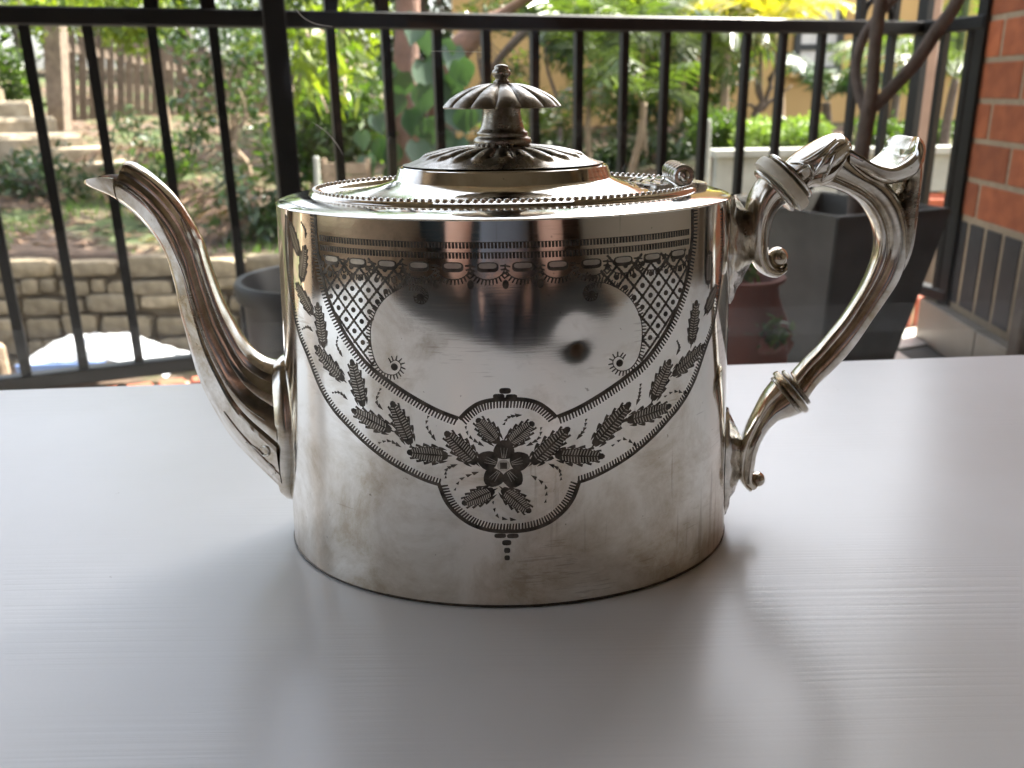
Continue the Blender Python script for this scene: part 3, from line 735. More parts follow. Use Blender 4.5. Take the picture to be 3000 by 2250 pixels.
# ---- hinge at the handle end of the lid
hx = 0.0590; hz = HB + 0.0052
def plate(name, outline, z0, z1, rise, mat, parent):
    n = len(outline); V = [(x, y, z1 + rise * (x - hx)) for x, y in outline] + [(x, y, z0) for x, y in outline]
    bm = bmesh.new(); bv = [bm.verts.new(p) for p in V]; bm.faces.new(bv[:n]); bm.faces.new(bv[n:][::-1])
    for i in range(n): bm.faces.new((bv[i], bv[(i + 1) % n], bv[n + (i + 1) % n], bv[n + i]))
    bmesh.ops.bevel(bm, geom=bm.edges[:], offset=0.0005, segments=2, affect='EDGES')
    return from_bm(name, bm, mat, parent, 40)
HG = plate('hinge', [(hx - 0.0165, 0.0), (hx - 0.0150, -0.0030), (hx - 0.0120, -0.0035), (hx - 0.0105, -0.0070), (hx - 0.0070, -0.0082), (hx - 0.0050, -0.0110), (hx, -0.0118),
                     (hx, 0.0118), (hx - 0.0050, 0.0110), (hx - 0.0070, 0.0082), (hx - 0.0105, 0.0070), (hx - 0.0120, 0.0035), (hx - 0.0150, 0.0030)], hz - 0.0034, hz - 0.0006, 0.05, M['silver_dark'], LID)
for k in range(4):
    vv, ff = tube([(hx - 0.0142 + k * 0.0034, -0.0022 - k * 0.0018, hz - 0.0004), (hx - 0.0120 + k * 0.0034, 0.0, hz + 0.0003), (hx - 0.0142 + k * 0.0034, 0.0022 + k * 0.0018, hz - 0.0004)], [0.0003, 0.0006, 0.0003], 8)
    mesh('hinge_vein', vv, ff, M['silver_cast'], HG, True)
for k in range(5):
    y0 = -0.0118 + k * 0.0048
    vv, ff = tube([(hx + 0.003, y0, hz + 0.0019), (hx + 0.003, y0 + 0.0006, hz + 0.0019), (hx + 0.003, y0 + 0.0040, hz + 0.0019), (hx + 0.003, y0 + 0.0045, hz + 0.0019)], [0.0031, 0.0037, 0.0037, 0.0031], 22)
    mesh('knuckle', vv, ff, M['silver_aged'], HG, 40)
bm = bmesh.new(); bmesh.ops.create_uvsphere(bm, u_segments=14, v_segments=10, radius=0.0022); bmesh.ops.scale(bm, vec=(1, 0.5, 1), verts=bm.verts)
from_bm('pin', bm, M['silver_dark'], HG, True, (hx + 0.003, -0.0118, hz + 0.0019))
plate('leaf_plate', [(hx + 0.004, -0.0112), (hx + 0.008, -0.0100), (hx + 0.0095, -0.0065), (hx + 0.0125, -0.0050), (hx + 0.0140, 0.0), (hx + 0.0125, 0.0050), (hx + 0.0095, 0.0065), (hx + 0.008, 0.0100), (hx + 0.004, 0.0112)], hz - 0.0042, hz + 0.0002, -0.12, M['silver_dark'], HG)

# ---- swept pieces given by pairs of edge points measured in the pot's long middle plane
def mid(px, py): p = at_y(px, py, TC.y) - TC; return np.array((p.x, p.z))
def sweep_pairs(name, pairs, thick, section, mat, parent, sub=5, smooth=32, caps=(True, True), conv=None):
    """pairs: [(ox,oy),(ux,uy)] photo points of the two edges; thick: half depth per station; section: (e,y) outline, e from -1 (first edge) to 1"""
    cv = conv or (lambda p: p)
    st_ = [np.concatenate([mid(*cv(o)), mid(*cv(u)), [t]]) for (o, u), t in zip(pairs, thick)]
    st_ = catmull(st_, sub); V = []; Fc = []; n = len(section)
    for q in st_:
        O = q[0:2]; U = q[2:4]; c = (O + U) / 2; h = (U - O) / 2
        for (e, y) in section:
            p = c + h * e; V.append((p[0], y * q[4], p[1]))
    for i in range(len(st_) - 1):
        for k in range(n): Fc.append((i * n + k, i * n + (k + 1) % n, (i + 1) * n + (k + 1) % n, (i + 1) * n + k))
    if caps[0]: Fc.append(tuple(range(n)))
    if caps[1]: Fc.append(tuple((len(st_) - 1) * n + k for k in range(n))[::-1])
    bm = bmesh.new(); bv = [bm.verts.new(p) for p in V]
    for q in Fc:
        try: bm.faces.new([bv[i] for i in q])
        except ValueError: pass
    return from_bm(name, bm, mat, parent, smooth)
def sym(half):
    """mirror a front half outline (y<=0) to a closed outline"""
    back = [(e, -y) for (e, y) in reversed(half) if abs(y) > 1e-6]
    return half + back
# the spout
SP = [((849, 1436), (838, 1056)), ((801, 1391), (812, 1055)), ((756, 1350), (780, 1047)), ((711, 1308), (745, 1024)), ((673, 1263), (715, 988)), ((641, 1212), (690, 945)),
      ((609, 1155), (665, 898)), ((583, 1097), (645, 850)), ((564, 1033), (628, 803)), ((548, 976), (615, 765)), ((532, 918), (606, 735)), ((520, 855), (596, 705)), ((507, 803), (583, 682)),
      ((491, 752), (570, 657)), ((468, 708), (553, 628)), ((436, 666), (530, 593)), ((404, 631), (498, 555)), ((380, 611), (460, 520)), ((366, 600), (425, 493)), ((360, 596), (392, 474)), ((357, 594), (372, 472))]
TH = [0.0185, 0.0165, 0.0145, 0.0125, 0.0110, 0.0100, 0.0092, 0.0086, 0.0080, 0.0076, 0.0073, 0.0071, 0.0070, 0.0070, 0.0070, 0.0071, 0.0073, 0.0075, 0.0077, 0.0077, 0.0076]
sec = sym([(-1, 0), (-0.985, -0.18), (-0.93, -0.34), (-0.86, -0.40), (-0.80, -0.50), (-0.72, -0.60), (-0.66, -0.70), (-0.40, -0.86), (-0.20, -0.965), (-0.11, -1.0), (-0.04, -0.985), (0.02, -0.93), (0.10, -0.94), (0.18, -0.93), (0.32, -0.85),
           (0.45, -0.74), (0.52, -0.735), (0.60, -0.70), (0.74, -0.52), (0.80, -0.50), (0.86, -0.46), (0.94, -0.30), (0.985, -0.15), (1, 0)])
SPO = sweep_pairs('spout', SP, TH, sec, M['silver_cast'], TP, 6, 24, (False, True))
# dark inside of the mouth and the pouring lip: an open channel
LP = [((357, 593), (356, 517)), ((345, 583), (340, 515.5)), ((328, 573), (318, 514.5)), ((305, 563), (295, 516)), ((283, 554), (272, 521)), ((264, 546), (258, 527)), ((250, 540), (249, 535))]
LT = [0.0076, 0.0073, 0.0068, 0.0060, 0.0047, 0.0030, 0.0010]
lsec = []
for k in range(13):
    a = math.pi * k / 12; lsec.append((1 - 2 * math.sin(a) ** 0.9 if 0 < k < 12 else 1.0, -math.cos(a)))
inner = [(e * 0.8 + 0.2 * 1.0 if False else (1.0 if abs(y) > 0.99 else e + 0.22 * (1 - abs(y) ** 3)), y * 0.86) for e, y in reversed(lsec)]
sweep_pairs('pouring_lip', LP, LT, lsec + inner, M['silver_cast'], SPO, 6, 50)
# base flange of the spout against the body: slim pointed oval rim
V = []; Fc = []; n = 40
top_, bot_ = mid(834, 1050), mid(850, 1446)
for (g, ox) in ((1.06, 0.0012), (1.10, 0.0030), (1.05, -0.0022), (0.97, -0.0045)):
    for k in range(n):
        a = 2 * math.pi * k / n
        zz = (top_[1] + bot_[1]) / 2 + math.cos(a) * abs(top_[1] - bot_[1]) / 2 * g
        yy = math.sin(a) * 0.0175 * g * (1.0 - 0.28 * max(0, -math.cos(a)) ** 2)
        xx = -a_of(zz) * math.sqrt(max(0.0, 1 - (yy / BB) ** 2)) - 0.0006
        V.append((xx + ox * (1 if ox < 0 else 1), yy, zz))
for i in range(3):
    for k in range(n): Fc.append((i * n + k, i * n + (k + 1) % n, (i + 1) * n + (k + 1) % n, (i + 1) * n + k))
mesh('flange', V, Fc, M['silver_cast'], SPO, True)
from mathutils.bvhtree import BVHTree
def chased(target, pts, r_, parent, name, mat='silver_dark', sub=6):
    """a raised or blackened chased line laid on the near face of a cast piece"""
    bv = BVHTree.FromPolygons([v.co.copy() for v in target.data.vertices], [tuple(p.vertices) for p in target.data.polygons]); P = []
    for q_ in catmull(pts, sub):
        d = ray(*q_); hit = bv.ray_cast(CAMP - TC, d)[0]
        if hit is not None: P.append(hit - d * r_ * 0.25)
    if len(P) < 4: return None
    vv, ff = tube(P, [r_ * (0.25 + 0.75 * math.sin(math.pi * (i + 0.5) / len(P)) ** 0.5) for i in range(len(P))], 8)
    return mesh(name, vv, ff, M[mat], parent, True)
chased(SPO, [(720, 1296), (752, 1314), (773, 1334), (787, 1330), (785, 1314), (770, 1307), (758, 1315)], 0.00055, SPO, 'chased_curl')
chased(SPO, [(655, 1205), (700, 1264), (745, 1314), (790, 1362), (822, 1394)], 0.00045, SPO, 'chased_line')
chased(SPO, [(785, 1356), (802, 1370), (805, 1386), (798, 1392)], 0.00045, SPO, 'chased_curl')
chased(SPO, [(361, 545), (411, 580), (455, 634), (487, 691), (513, 743), (539, 806), (564, 893), (596, 982), (635, 1072), (673, 1136), (724, 1193), (775, 1231)], 0.00055, SPO, 'chased_line')
chased(SPO, [(530, 640), (560, 720), (590, 800), (625, 900), (665, 990), (715, 1070), (770, 1110)], 0.00035, SPO, 'chased_line')

# ---- the handle
def hc(p): return (2080 + p[0] / 1.431, 360 + p[1] / 1.431)
HD = tag(empty('handle'), None); HD.parent = TP
osec = sym([(-1, 0), (-0.97, -0.30), (-0.88, -0.54), (-0.74, -0.68), (-0.56, -0.69), (-0.45, -0.60), (-0.36, -0.70), (-0.16, -0.90), (0.12, -1.0), (0.42, -0.97), (0.66, -0.82), (0.84, -0.56), (0.95, -0.28), (1, 0)])
rsec = sym([(-math.cos(math.pi * k / 12), -math.sin(math.pi * k / 12) if 0 < k < 12 else 0.0) for k in range(13)])
GR = [((345, 1052), (398, 1160)), ((400, 990), (440, 1100)), ((450, 940), (500, 1045)), ((500, 880), (560, 985)), ((550, 818), (615, 915)), ((600, 742), (675, 825)), ((640, 670), (735, 738)), ((670, 600), (785, 660)), ((688, 540), (812, 585)),
      ((692, 480), (824, 505)), ((682, 430), (822, 425)), ((662, 385), (800, 340)), ((632, 342), (762, 275)), ((592, 310), (710, 225)), ((545, 285), (640, 190)), ((490, 268), (570, 130)), ((450, 262), (540, 80))]
GT = [0.0062, 0.0056, 0.0052, 0.0050, 0.0051, 0.0054, 0.0058, 0.0062, 0.0066, 0.0070, 0.0074, 0.0076, 0.0076, 0.0076, 0.0078, 0.0080, 0.0082]
sweep_pairs('grip', GR, GT, osec, M['silver_cast'], HD, 5, 70, conv=hc)
KN = [((395, 285), (315, 165)), ((415, 270), (345, 138)), ((450, 268), (400, 100)), ((490, 252), (455, 68)), ((520, 215), (505, 46)), ((548, 165), (540, 42)), ((565, 130), (556, 70))]
KT = [0.0085, 0.0098, 0.0112, 0.0115, 0.0108, 0.0098, 0.0085]
lsec2 = sym([(-1, 0), (-0.94, -0.32), (-0.80, -0.58), (-0.60, -0.76), (-0.42, -0.80), (-0.30, -0.74), (-0.15, -0.90), (0.1, -1.0), (0.35, -0.97), (0.46, -0.84), (0.56, -0.90), (0.76, -0.72), (0.93, -0.38), (1, 0)])
KNO = sweep_pairs('leaf_knuckle', KN, KT, lsec2, M['silver_cast'], HD, 5, 45, conv=hc)
for pts in ([(335, 168), (400, 162), (470, 118), (528, 66)], [(392, 252), (450, 196), (492, 136), (540, 84)], [(468, 246), (500, 192), (532, 122)], [(400, 262), (430, 225), (420, 180), (380, 170)]):
    chased(KNO, [hc(p) for p in pts], 0.00075, HD, 'chased_vein')
# thumb rest: a spoon-shaped scroll, and the acanthus leaf down its back
TR = [((560, 190), (552, 100)), ((605, 215), (597, 128)), ((655, 240), (648, 162)), ((705, 255), (705, 176)), ((760, 250), (752, 152)), ((806, 225), (787, 118)), ((845, 180), (800, 82)), ((866, 125), (815, 62)), ((868, 85), (830, 54)), ((860, 66), (842, 55))]
TT = [0.0075, 0.0085, 0.0105, 0.0125, 0.0140, 0.0145, 0.0135, 0.0115, 0.0085, 0.004]
spoon = sym([(-1, 0), (-0.9, -0.45), (-0.55, -0.82), (0.1, -1.0), (0.62, -1.04), (0.92, -0.97), (0.98, -0.88), (0.86, -0.72), (0.62, -0.5), (0.50, -0.25), (0.46, 0)])
sweep_pairs('thumb_rest', TR, TT, spoon, M['silver_cast'], HD, 5, 50, conv=hc)
AC = [((800, 110), (872, 110)), ((795, 170), (876, 170)), ((785, 240), (870, 250)), ((775, 330), (864, 340)), ((775, 420), (856, 430)), ((775, 500), (845, 515)), ((770, 560), (828, 580)), ((770, 600), (808, 625))]
sweep_pairs('acanthus_leaf', AC, [0.006, 0.0095, 0.0105, 0.0095, 0.0085, 0.0070, 0.005, 0.002], sym([(-1, 0), (-0.6, -0.7), (-0.1, -1.0), (0.2, -0.9), (0.35, -0.62), (0.6, -0.6), (0.85, -0.4), (1, 0)]), M['silver_dark'], HD, 5, 40, conv=hc)
def ring_part(name, c, ax_to, half, t_half, mat, depth=0.0105, prof=None):
    """a ring of half length `half` (photo px in the handle crop) about centre c; ax_to gives its axis"""
    c0 = mid(*hc(c)); c1 = mid(*hc(ax_to)); ax = (c1 - c0) / np.linalg.norm(c1 - c0); sd = np.array((-ax[1], ax[0]))
    k = 0.000137 / 1.431 * 1.0
    V = []; Fc = []; n = 40
    prof = prof or [(-1, 0.86), (-0.8, 0.97), (-0.3, 1.0), (0.3, 1.0), (0.8, 0.97), (1, 0.86)]
    for (u, g) in prof:
        for j in range(n):
            a = 2 * math.pi * j / n
            p = c0 + ax * (u * t_half * k) + sd * (math.cos(a) * half * k * g)
            V.append((p[0], math.sin(a) * depth * g, p[1]))
    m_ = len(prof)
    for i in range(m_ - 1):
        for j in range(n): Fc.append((i * n + j, i * n + (j + 1) % n, (i + 1) * n + (j + 1) % n, (i + 1) * n + j))
    Fc.append(tuple(range(n))); Fc.append(tuple((m_ - 1) * n + j for j in range(n)))
    bm = bmesh.new(); bv = [bm.verts.new(p) for p in V]; [bm.faces.new([bv[i] for i in q]) for q in Fc]
    return from_bm(name, bm, mat, HD, 50)
o = ring_part('insulator', (302, 254), (402, 160), 126, 24, M['ivory'], 0.0118); o['label'] = 'pale ivory insulator ring'
ring_part('collar', (336, 222), (436, 128), 108, 9, M['silver_dark'], 0.0105)
ring_part('collar', (270, 284), (370, 190), 104, 9, M['silver_dark'], 0.0102)
UB = [((322, 342), (212, 228)), ((296, 345), (186, 262)), ((268, 378), (160, 318)), ((248, 430), (150, 385)), ((238, 490), (152, 460)), ((238, 540), (160, 530)), ((248, 578), (178, 588)), ((268, 600), (210, 628)), ((300, 602), (258, 646)), ((318, 585), (305, 628))]
sweep_pairs('upper_bracket', UB, [0.0085, 0.0085, 0.0084, 0.0080, 0.0075, 0.0070, 0.0066, 0.006, 0.0055, 0.004], osec, M['silver_cast'], HD, 5, 40, conv=hc)
LB = [((288, 1050), (385, 1205)), ((262, 1090), (335, 1226)), ((225, 1140), (280, 1243)), ((190, 1205), (238, 1280)), ((155, 1275), (208, 1330)), ((130, 1340), (190, 1385)), ((118, 1410), (184, 1430)), ((118, 1465), (176, 1462)), ((130, 1508), (178, 1486)), ((160, 1538), (196, 1502))]
sweep_pairs('lower_bracket', LB, [0.0085, 0.0078, 0.0070, 0.0064, 0.0060, 0.0058, 0.0056, 0.0054, 0.005, 0.004], osec, M['silver_cast'], HD, 5, 40, conv=hc)
for c, r_ in (((281, 563), 40), ((198, 1492), 31)):
    p = mid(*hc(c)); bm = bmesh.new(); bmesh.ops.create_uvsphere(bm, u_segments=28, v_segments=18, radius=r_ * 0.000137 / 1.431)
    bmesh.ops.scale(bm, vec=(1, 1.25, 1), verts=bm.verts)
    from_bm('scroll_ball', bm, M['silver_cast'], HD, True, (p[0], 0, p[1]))
ring_part('collar', (338, 1128), (428, 1062), 100, 14, M['silver_cast'], 0.0108)
ring_part('collar', (318, 1142), (408, 1076), 88, 8, M['silver_dark'], 0.0098)
ring_part('collar', (360, 1108), (450, 1042), 82, 9, M['silver_dark'], 0.0092)
# cast mounts on the body: little shields with raised rosettes
def mount(name, top, tip_t, tip_b, bot, dep):
    T_, A_, B_, O_ = [mid(*hc(p)) for p in (top, tip_t, tip_b, bot)]
    V = []; Fc = []; n = 9; rows = 22
    for i in range(rows + 1):
        u = i / rows; z = T_[1] + (O_[1] - T_[1]) * u
        # how far the mount stands out at this height
        pts = [(T_[1], T_[0]), (A_[1], A_[0]), (B_[1], B_[0]), (O_[1], O_[0])]
        zs_ = [p[0] for p in pts][::-1]; xs_ = [p[1] for p in pts][::-1]
        xo = float(np.interp(z, zs_, xs_)); wd = dep * math.sin(math.pi * min(1, max(0, 0.06 + 0.88 * u))) ** 0.7
        for j in range(-n, n + 1):
            y = wd * j / n; g = 1 - abs(j / n)
            xb = a_of(z) * math.sqrt(max(0.0, 1 - (y / BB) ** 2)) + 0.0002
            wig = 0.0006 * math.sin(i * 1.4 + j * 1.1) * math.sin(j * 1.7) * (g > 0.05)
            V.append((xb + max(0.0, xo - a_of(z)) * g ** 1.15 + wig + 0.0010 * (g > 0.02), y, z))
    w = 2 * n + 1
    for i in range(rows):
        for j in range(w - 1): Fc.append((i * w + j, i * w + j + 1, (i + 1) * w + j + 1, (i + 1) * w + j))
    return mesh(name, V, Fc, M['silver_dark'], HD, 40)
mount('mount', (92, 300), (158, 395), (166, 575), (72, 745), 0.0175)
mount('mount', (60, 1195), (122, 1325), (122, 1475), (42, 1620), 0.0160)
# ================================================================== engraving cut into the body, laid out on the unrolled surface (s, z)
class Cut:
    def __init__(self): self.v = []; self.f = []
    def poly(self, pts, off=0.00009):
        b = len(self.v)
        for (s, z) in pts: self.v.append(surf(s, z, off))
        self.f.append(tuple(range(b, b + len(pts))))
    def strip(self, L, Rr, off=0.00009):
        b = len(self.v)
        for (l_, r_) in zip(L, Rr): self.v += [surf(*l_, off), surf(*r_, off)]
        for i in range(len(L) - 1): self.f.append((b + 2 * i, b + 2 * i + 1, b + 2 * i + 3, b + 2 * i + 2))
    def done(self, name, mat='engrave', label=None):
        bm = bmesh.new(); bv = [bm.verts.new(p) for p in self.v]
        for q_ in self.f: bm.faces.new([bv[i] for i in q_])
        for f_ in bm.faces:          # face outwards
            f_.normal_update(); c_ = f_.calc_center_median()
            if f_.normal.dot(Vector((c_.x / A_B ** 2, c_.y / BB ** 2, 0))) < 0: f_.normal_flip()
        me = bpy.data.meshes.new(name); bm.to_mesh(me); bm.free(); me.materials.append(M[mat])
        o = link(bpy.data.objects.new(name, me), BODY)
        if label: o['label'] = label
        return o
def SZ(p): return np.array(px_to_sz(*p))
def path_sz(pts, step=0.0009, sub=6):
    """photo points -> evenly spaced points on the surface, with tangents and left normals"""
    P = np.array(catmull([SZ(p) for p in pts], sub)) if len(pts) > 2 else np.array([SZ(p) for p in pts])
    return even(P, step)
def even(P, step):
    d = np.concatenate([[0], np.cumsum(np.hypot(*np.diff(P, axis=0).T))]); n = max(2, int(d[-1] / step)); t = np.linspace(0, d[-1], n + 1)
    Q = np.stack([np.interp(t, d, P[:, 0]), np.interp(t, d, P[:, 1])], 1)
    T = np.gradient(Q, axis=0); T /= np.linalg.norm(T, axis=1)[:, None] + 1e-12; N = np.stack([-T[:, 1], T[:, 0]], 1)
    return Q, T, N
def mirror(pts_sz): return [(2 * S0 - s, z) for (s, z) in pts_sz]
S0 = float((SZ((924, 700))[0] + SZ((2046, 690))[0] + 2 * SZ((1479, 1400))[0]) / 4)
rq = random.Random(3)
def zigzag(cut, Q, N, w, side, line_w=0.0, pitch=0.00105, tick=0.00068):
    """a wriggle-cut border: a solid line and a row of slanting ticks on one side of it"""
    if line_w:
        cut.strip([tuple(q - n * line_w / 2) for q, n in zip(Q, N)], [tuple(q + n * line_w / 2) for q, n in zip(Q, N)])
    d = np.concatenate([[0], np.cumsum(np.hypot(*np.diff(Q, axis=0).T))]); k = int(d[-1] / pitch)
    for i in range(k):
        t = (i + 0.5) * d[-1] / k
        q = np.array([np.interp(t, d, Q[:, 0]), np.interp(t, d, Q[:, 1])]); n = np.array([np.interp(t, d, N[:, 0]), np.interp(t, d, N[:, 1])]) * side
        tn = np.array([n[1], -n[0]]); a = q + n * (line_w / 2) ; b = q + n * w + tn * 0.00025 * rq.uniform(0.4, 1.3)
        h = tick / 2
        cut.poly([tuple(a - tn * h), tuple(a + tn * h), tuple(b + tn * h * 0.7), tuple(b - tn * h * 0.7)])
def both(f):
    for mflag in (False, True): f(mflag)
def mm(Q, N, flag):
    if not flag: return Q, N
    Q2 = Q.copy(); Q2[:, 0] = 2 * S0 - Q2[:, 0]; N2 = N.copy(); N2[:, 0] *= -1; return Q2, N2
OUT = [(836, 628), (838, 733), (847, 834), (860, 910), (876, 980), (901, 1043), (937, 1135), (974, 1197), (1017, 1246), (1066, 1295), (1127, 1344), (1189, 1381), (1250, 1409), (1291, 1421)]
INN = [(924, 630), (927, 702), (936, 765), (952, 841), (977, 910), (1009, 974), (1047, 1031), (1085, 1075), (1142, 1119), (1211, 1164), (1281, 1202), (1343, 1226)]
MEDB = [(1287, 1422), (1306, 1467), (1336, 1504), (1379, 1535), (1429, 1552), (1480, 1557), (1500, 1556)]
MEDT = [(1346, 1228), (1367, 1206), (1398, 1184), (1435, 1173), (1480, 1170), (1500, 1171)]
cut = Cut()
for pts, side, w, lw in ((OUT, 1, 0.0022, 0.0010), (INN, -1, 0.0026, 0.0013), (MEDB, 1, 0.0028, 0.0013), (MEDT, -1, 0.0028, 0.0013)):
    Q, T_, N = path_sz(pts)
    if pts is MEDT or pts is MEDB:
        m_ = Q[:, 0] <= S0 + 0.0007; Q, N = Q[m_], N[m_]
    for fl in (False, True):
        q_, n_ = mm(Q, N, fl); zigzag(cut, q_, n_, w, side if not fl else -side if False else (side if not fl else side), lw) if not fl else zigzag(cut, q_, -n_ * -1, w, side, lw)
cut.done('engraved_border', label='dark wriggle cut border swags')
# two ticked bands under the rim, and the row of scallops with bright lozenges
zA = float(SZ((1478, 719))[1]); zB = float(SZ((1478, 749))[1]); sL = float(SZ((936, 700))[0]); sR = 2 * S0 - sL
cut = Cut()
for zc in (zA, zB):
    k = int((sR - sL) / 0.00108)
    for i in range(k):
        s = sL + (i + 0.5) * (sR - sL) / k; cut.poly([(s - 0.00036, zc - 0.00085), (s + 0.00036, zc - 0.00085), (s + 0.00030, zc + 0.00085), (s - 0.00042, zc + 0.00085)])
    cut.strip([(s, zc + 0.00100) for s in np.linspace(sL, sR, 120)], [(s, zc + 0.00085) for s in np.linspace(sL, sR, 120)])
cut.done('engraved_band', label='pair of ticked horizontal bands')
NSC = 12; pw = (sR - sL) / NSC; cut = Cut(); zP = zB - 0.0034
for i in range(NSC):
    sc = sL + (i + 0.5) * pw
    P = np.array([(sc + pw * 0.5 * math.cos(a), zP + 0.0012 + (-0.0050) * math.sin(a) ** 0.75) for a in np.linspace(0.02, math.pi - 0.02, 24)])
    Q, T_, N = even(P, 0.0006); zigzag(cut, Q, N, 0.0016, 1, 0.0, 0.00095, 0.0006); zigzag(cut, Q - N * 0.00003, N, 0.0002, -1, 0.0003)
    if 3 < i < 8:
        d0 = (sc - pw / 2, zP - 0.0052); cut.poly([(d0[0] + 0.0010 * math.cos(a), d0[1] + 0.0014 * math.sin(a)) for a in np.linspace(0, 2 * math.pi, 13)[:-1]])
cut.done('engraved_scallops')
lz = Cut(); lzi = Cut()
for i in range(NSC):
    sc = sL + (i + 0.5) * pw
    def pill(w, h, c, dz=0.0): return [(sc + math.copysign(abs(math.cos(a)) ** 0.5, math.cos(a)) * w, zP + dz + math.copysign(abs(math.sin(a)) ** 0.7, math.sin(a)) * h) for a in np.linspace(0, 2 * math.pi, 21)[:-1]]
    lz.poly(pill(0.0033, 0.0015, 0), 0.0001); lzi.poly(pill(0.0027, 0.0008, 0, 0.0004), 0.00016)
lz.done('lozenge_cut'); lzi.done('lozenge_face', 'engrave_light')
# lattice of diamonds with a punched dot in each, and the scrolled edge
c2 = lambda x, y: (820 + x / 3.19, 600 + y / 3.19)
EDGE = [c2(1380, 690), c2(1280, 745), c2(1180, 760), c2(1090, 800), c2(1000, 860), c2(930, 940), c2(880, 1040), c2(850, 1150), c2(850, 1280), c2(870, 1400), c2(910, 1500), c2(975, 1570), c2(1060, 1590), c2(1120, 1550), c2(1130, 1490), c2(1080, 1450), c2(1030, 1480)]
Q, T_, N = path_sz(EDGE, 0.0007)
Q1, T1, N1 = path_sz([c2(1200, 757), c2(1290, 760), c2(1365, 800), c2(1385, 870), c2(1340, 925), c2(1270, 910), c2(1250, 850)], 0.0007)
for fl in (False, True):
    cut = Cut(); q_, n_ = mm(Q, N, fl); zigzag(cut, q_, n_, 0.0016, -1, 0.00025, 0.001, 0.0005)
    q_, n_ = mm(Q1, N1, fl); zigzag(cut, q_, n_, 0.0015, -1, 0.00025, 0.001, 0.0005)
    for (x, y) in (c2(1310, 865), c2(1070, 1515)):
        s, z = SZ((x, y)); s = 2 * S0 - s if fl else s; cut.poly([(s + 0.0012 * math.cos(a), z + 0.0012 * math.sin(a)) for a in np.linspace(0, 2 * math.pi, 13)[:-1]])
    cut.done('engraved_scroll')
region = [SZ(p) for p in (c2(365, 440), c2(420, 760), c2(520, 1010), c2(620, 1200), c2(760, 1380), c2(940, 1580), c2(905, 1490), c2(870, 1400), c2(850, 1280), c2(850, 1150), c2(880, 1040), c2(930, 940), c2(1000, 860), c2(1090, 800), c2(1180, 760), c2(1260, 745), c2(1210, 620), c2(1150, 500), c2(1000, 560), c2(880, 470), c2(720, 540), c2(600, 450), c2(480, 500))]
reg = np.array(region)
def inside(p):
    x, y = p; c_ = False; n = len(reg); j = n - 1
    for i in range(n):
        if (reg[i, 1] > y) != (reg[j, 1] > y) and x < (reg[j, 0] - reg[i, 0]) * (y - reg[i, 1]) / (reg[j, 1] - reg[i, 1]) + reg[i, 0]: c_ = not c_
        j = i
    return c_
cuts = {False: Cut(), True: Cut()}; dx_, dz_ = 0.0031, 0.0034; o0 = np.array([reg[:, 0].mean(), reg[:, 1].mean()])
for fam in (1, -1):
    for k in range(-14, 15):
        t = np.arange(-0.06, 0.06, 0.0006)
        base = o0 + np.array([k * 2 * dx_, 0]); dr = np.array([dx_ * fam, dz_]); dr = dr / np.linalg.norm(dr); nr = np.array([-dr[1], dr[0]])
        run = []
        for u in t:
            p = base + dr * u
            if inside(p): run.append(p)
            else:
                if len(run) > 2:
                    R_ = np.array(run)
                    for fl in (False, True):
                        f = (lambda a: (2 * S0 - a[0], a[1])) if fl else (lambda a: (a[0], a[1]))
                        w_ = [0.00030 + 0.00016 * (i % 2) for i in range(len(R_))]
                        cuts[fl].strip([f(r_ - nr * w) for r_, w in zip(R_, w_)], [f(r_ + nr * w) for r_, w in zip(R_, w_)], 0.00008)
                run = []
for i in range(-16, 17):
    for j in range(-16, 17):
        if (i + j) % 2 == 0: continue
        p = o0 + np.array([i * dx_, j * dz_])
        if inside(p) and all(inside(p + np.array(e)) for e in ((0.0009, 0), (-0.0009, 0), (0, 0.0011), (0, -0.0011))):
            for fl in (False, True):
                s = 2 * S0 - p[0] if fl else p[0]; cuts[fl].poly([(s + 0.00085 * math.cos(a), p[1] + 0.00085 * math.sin(a)) for a in np.linspace(0, 2 * math.pi, 11)[:-1]], 0.00011)
for fl in (False, True): cuts[fl].done('engraved_lattice', label='diamond lattice with punched dots')
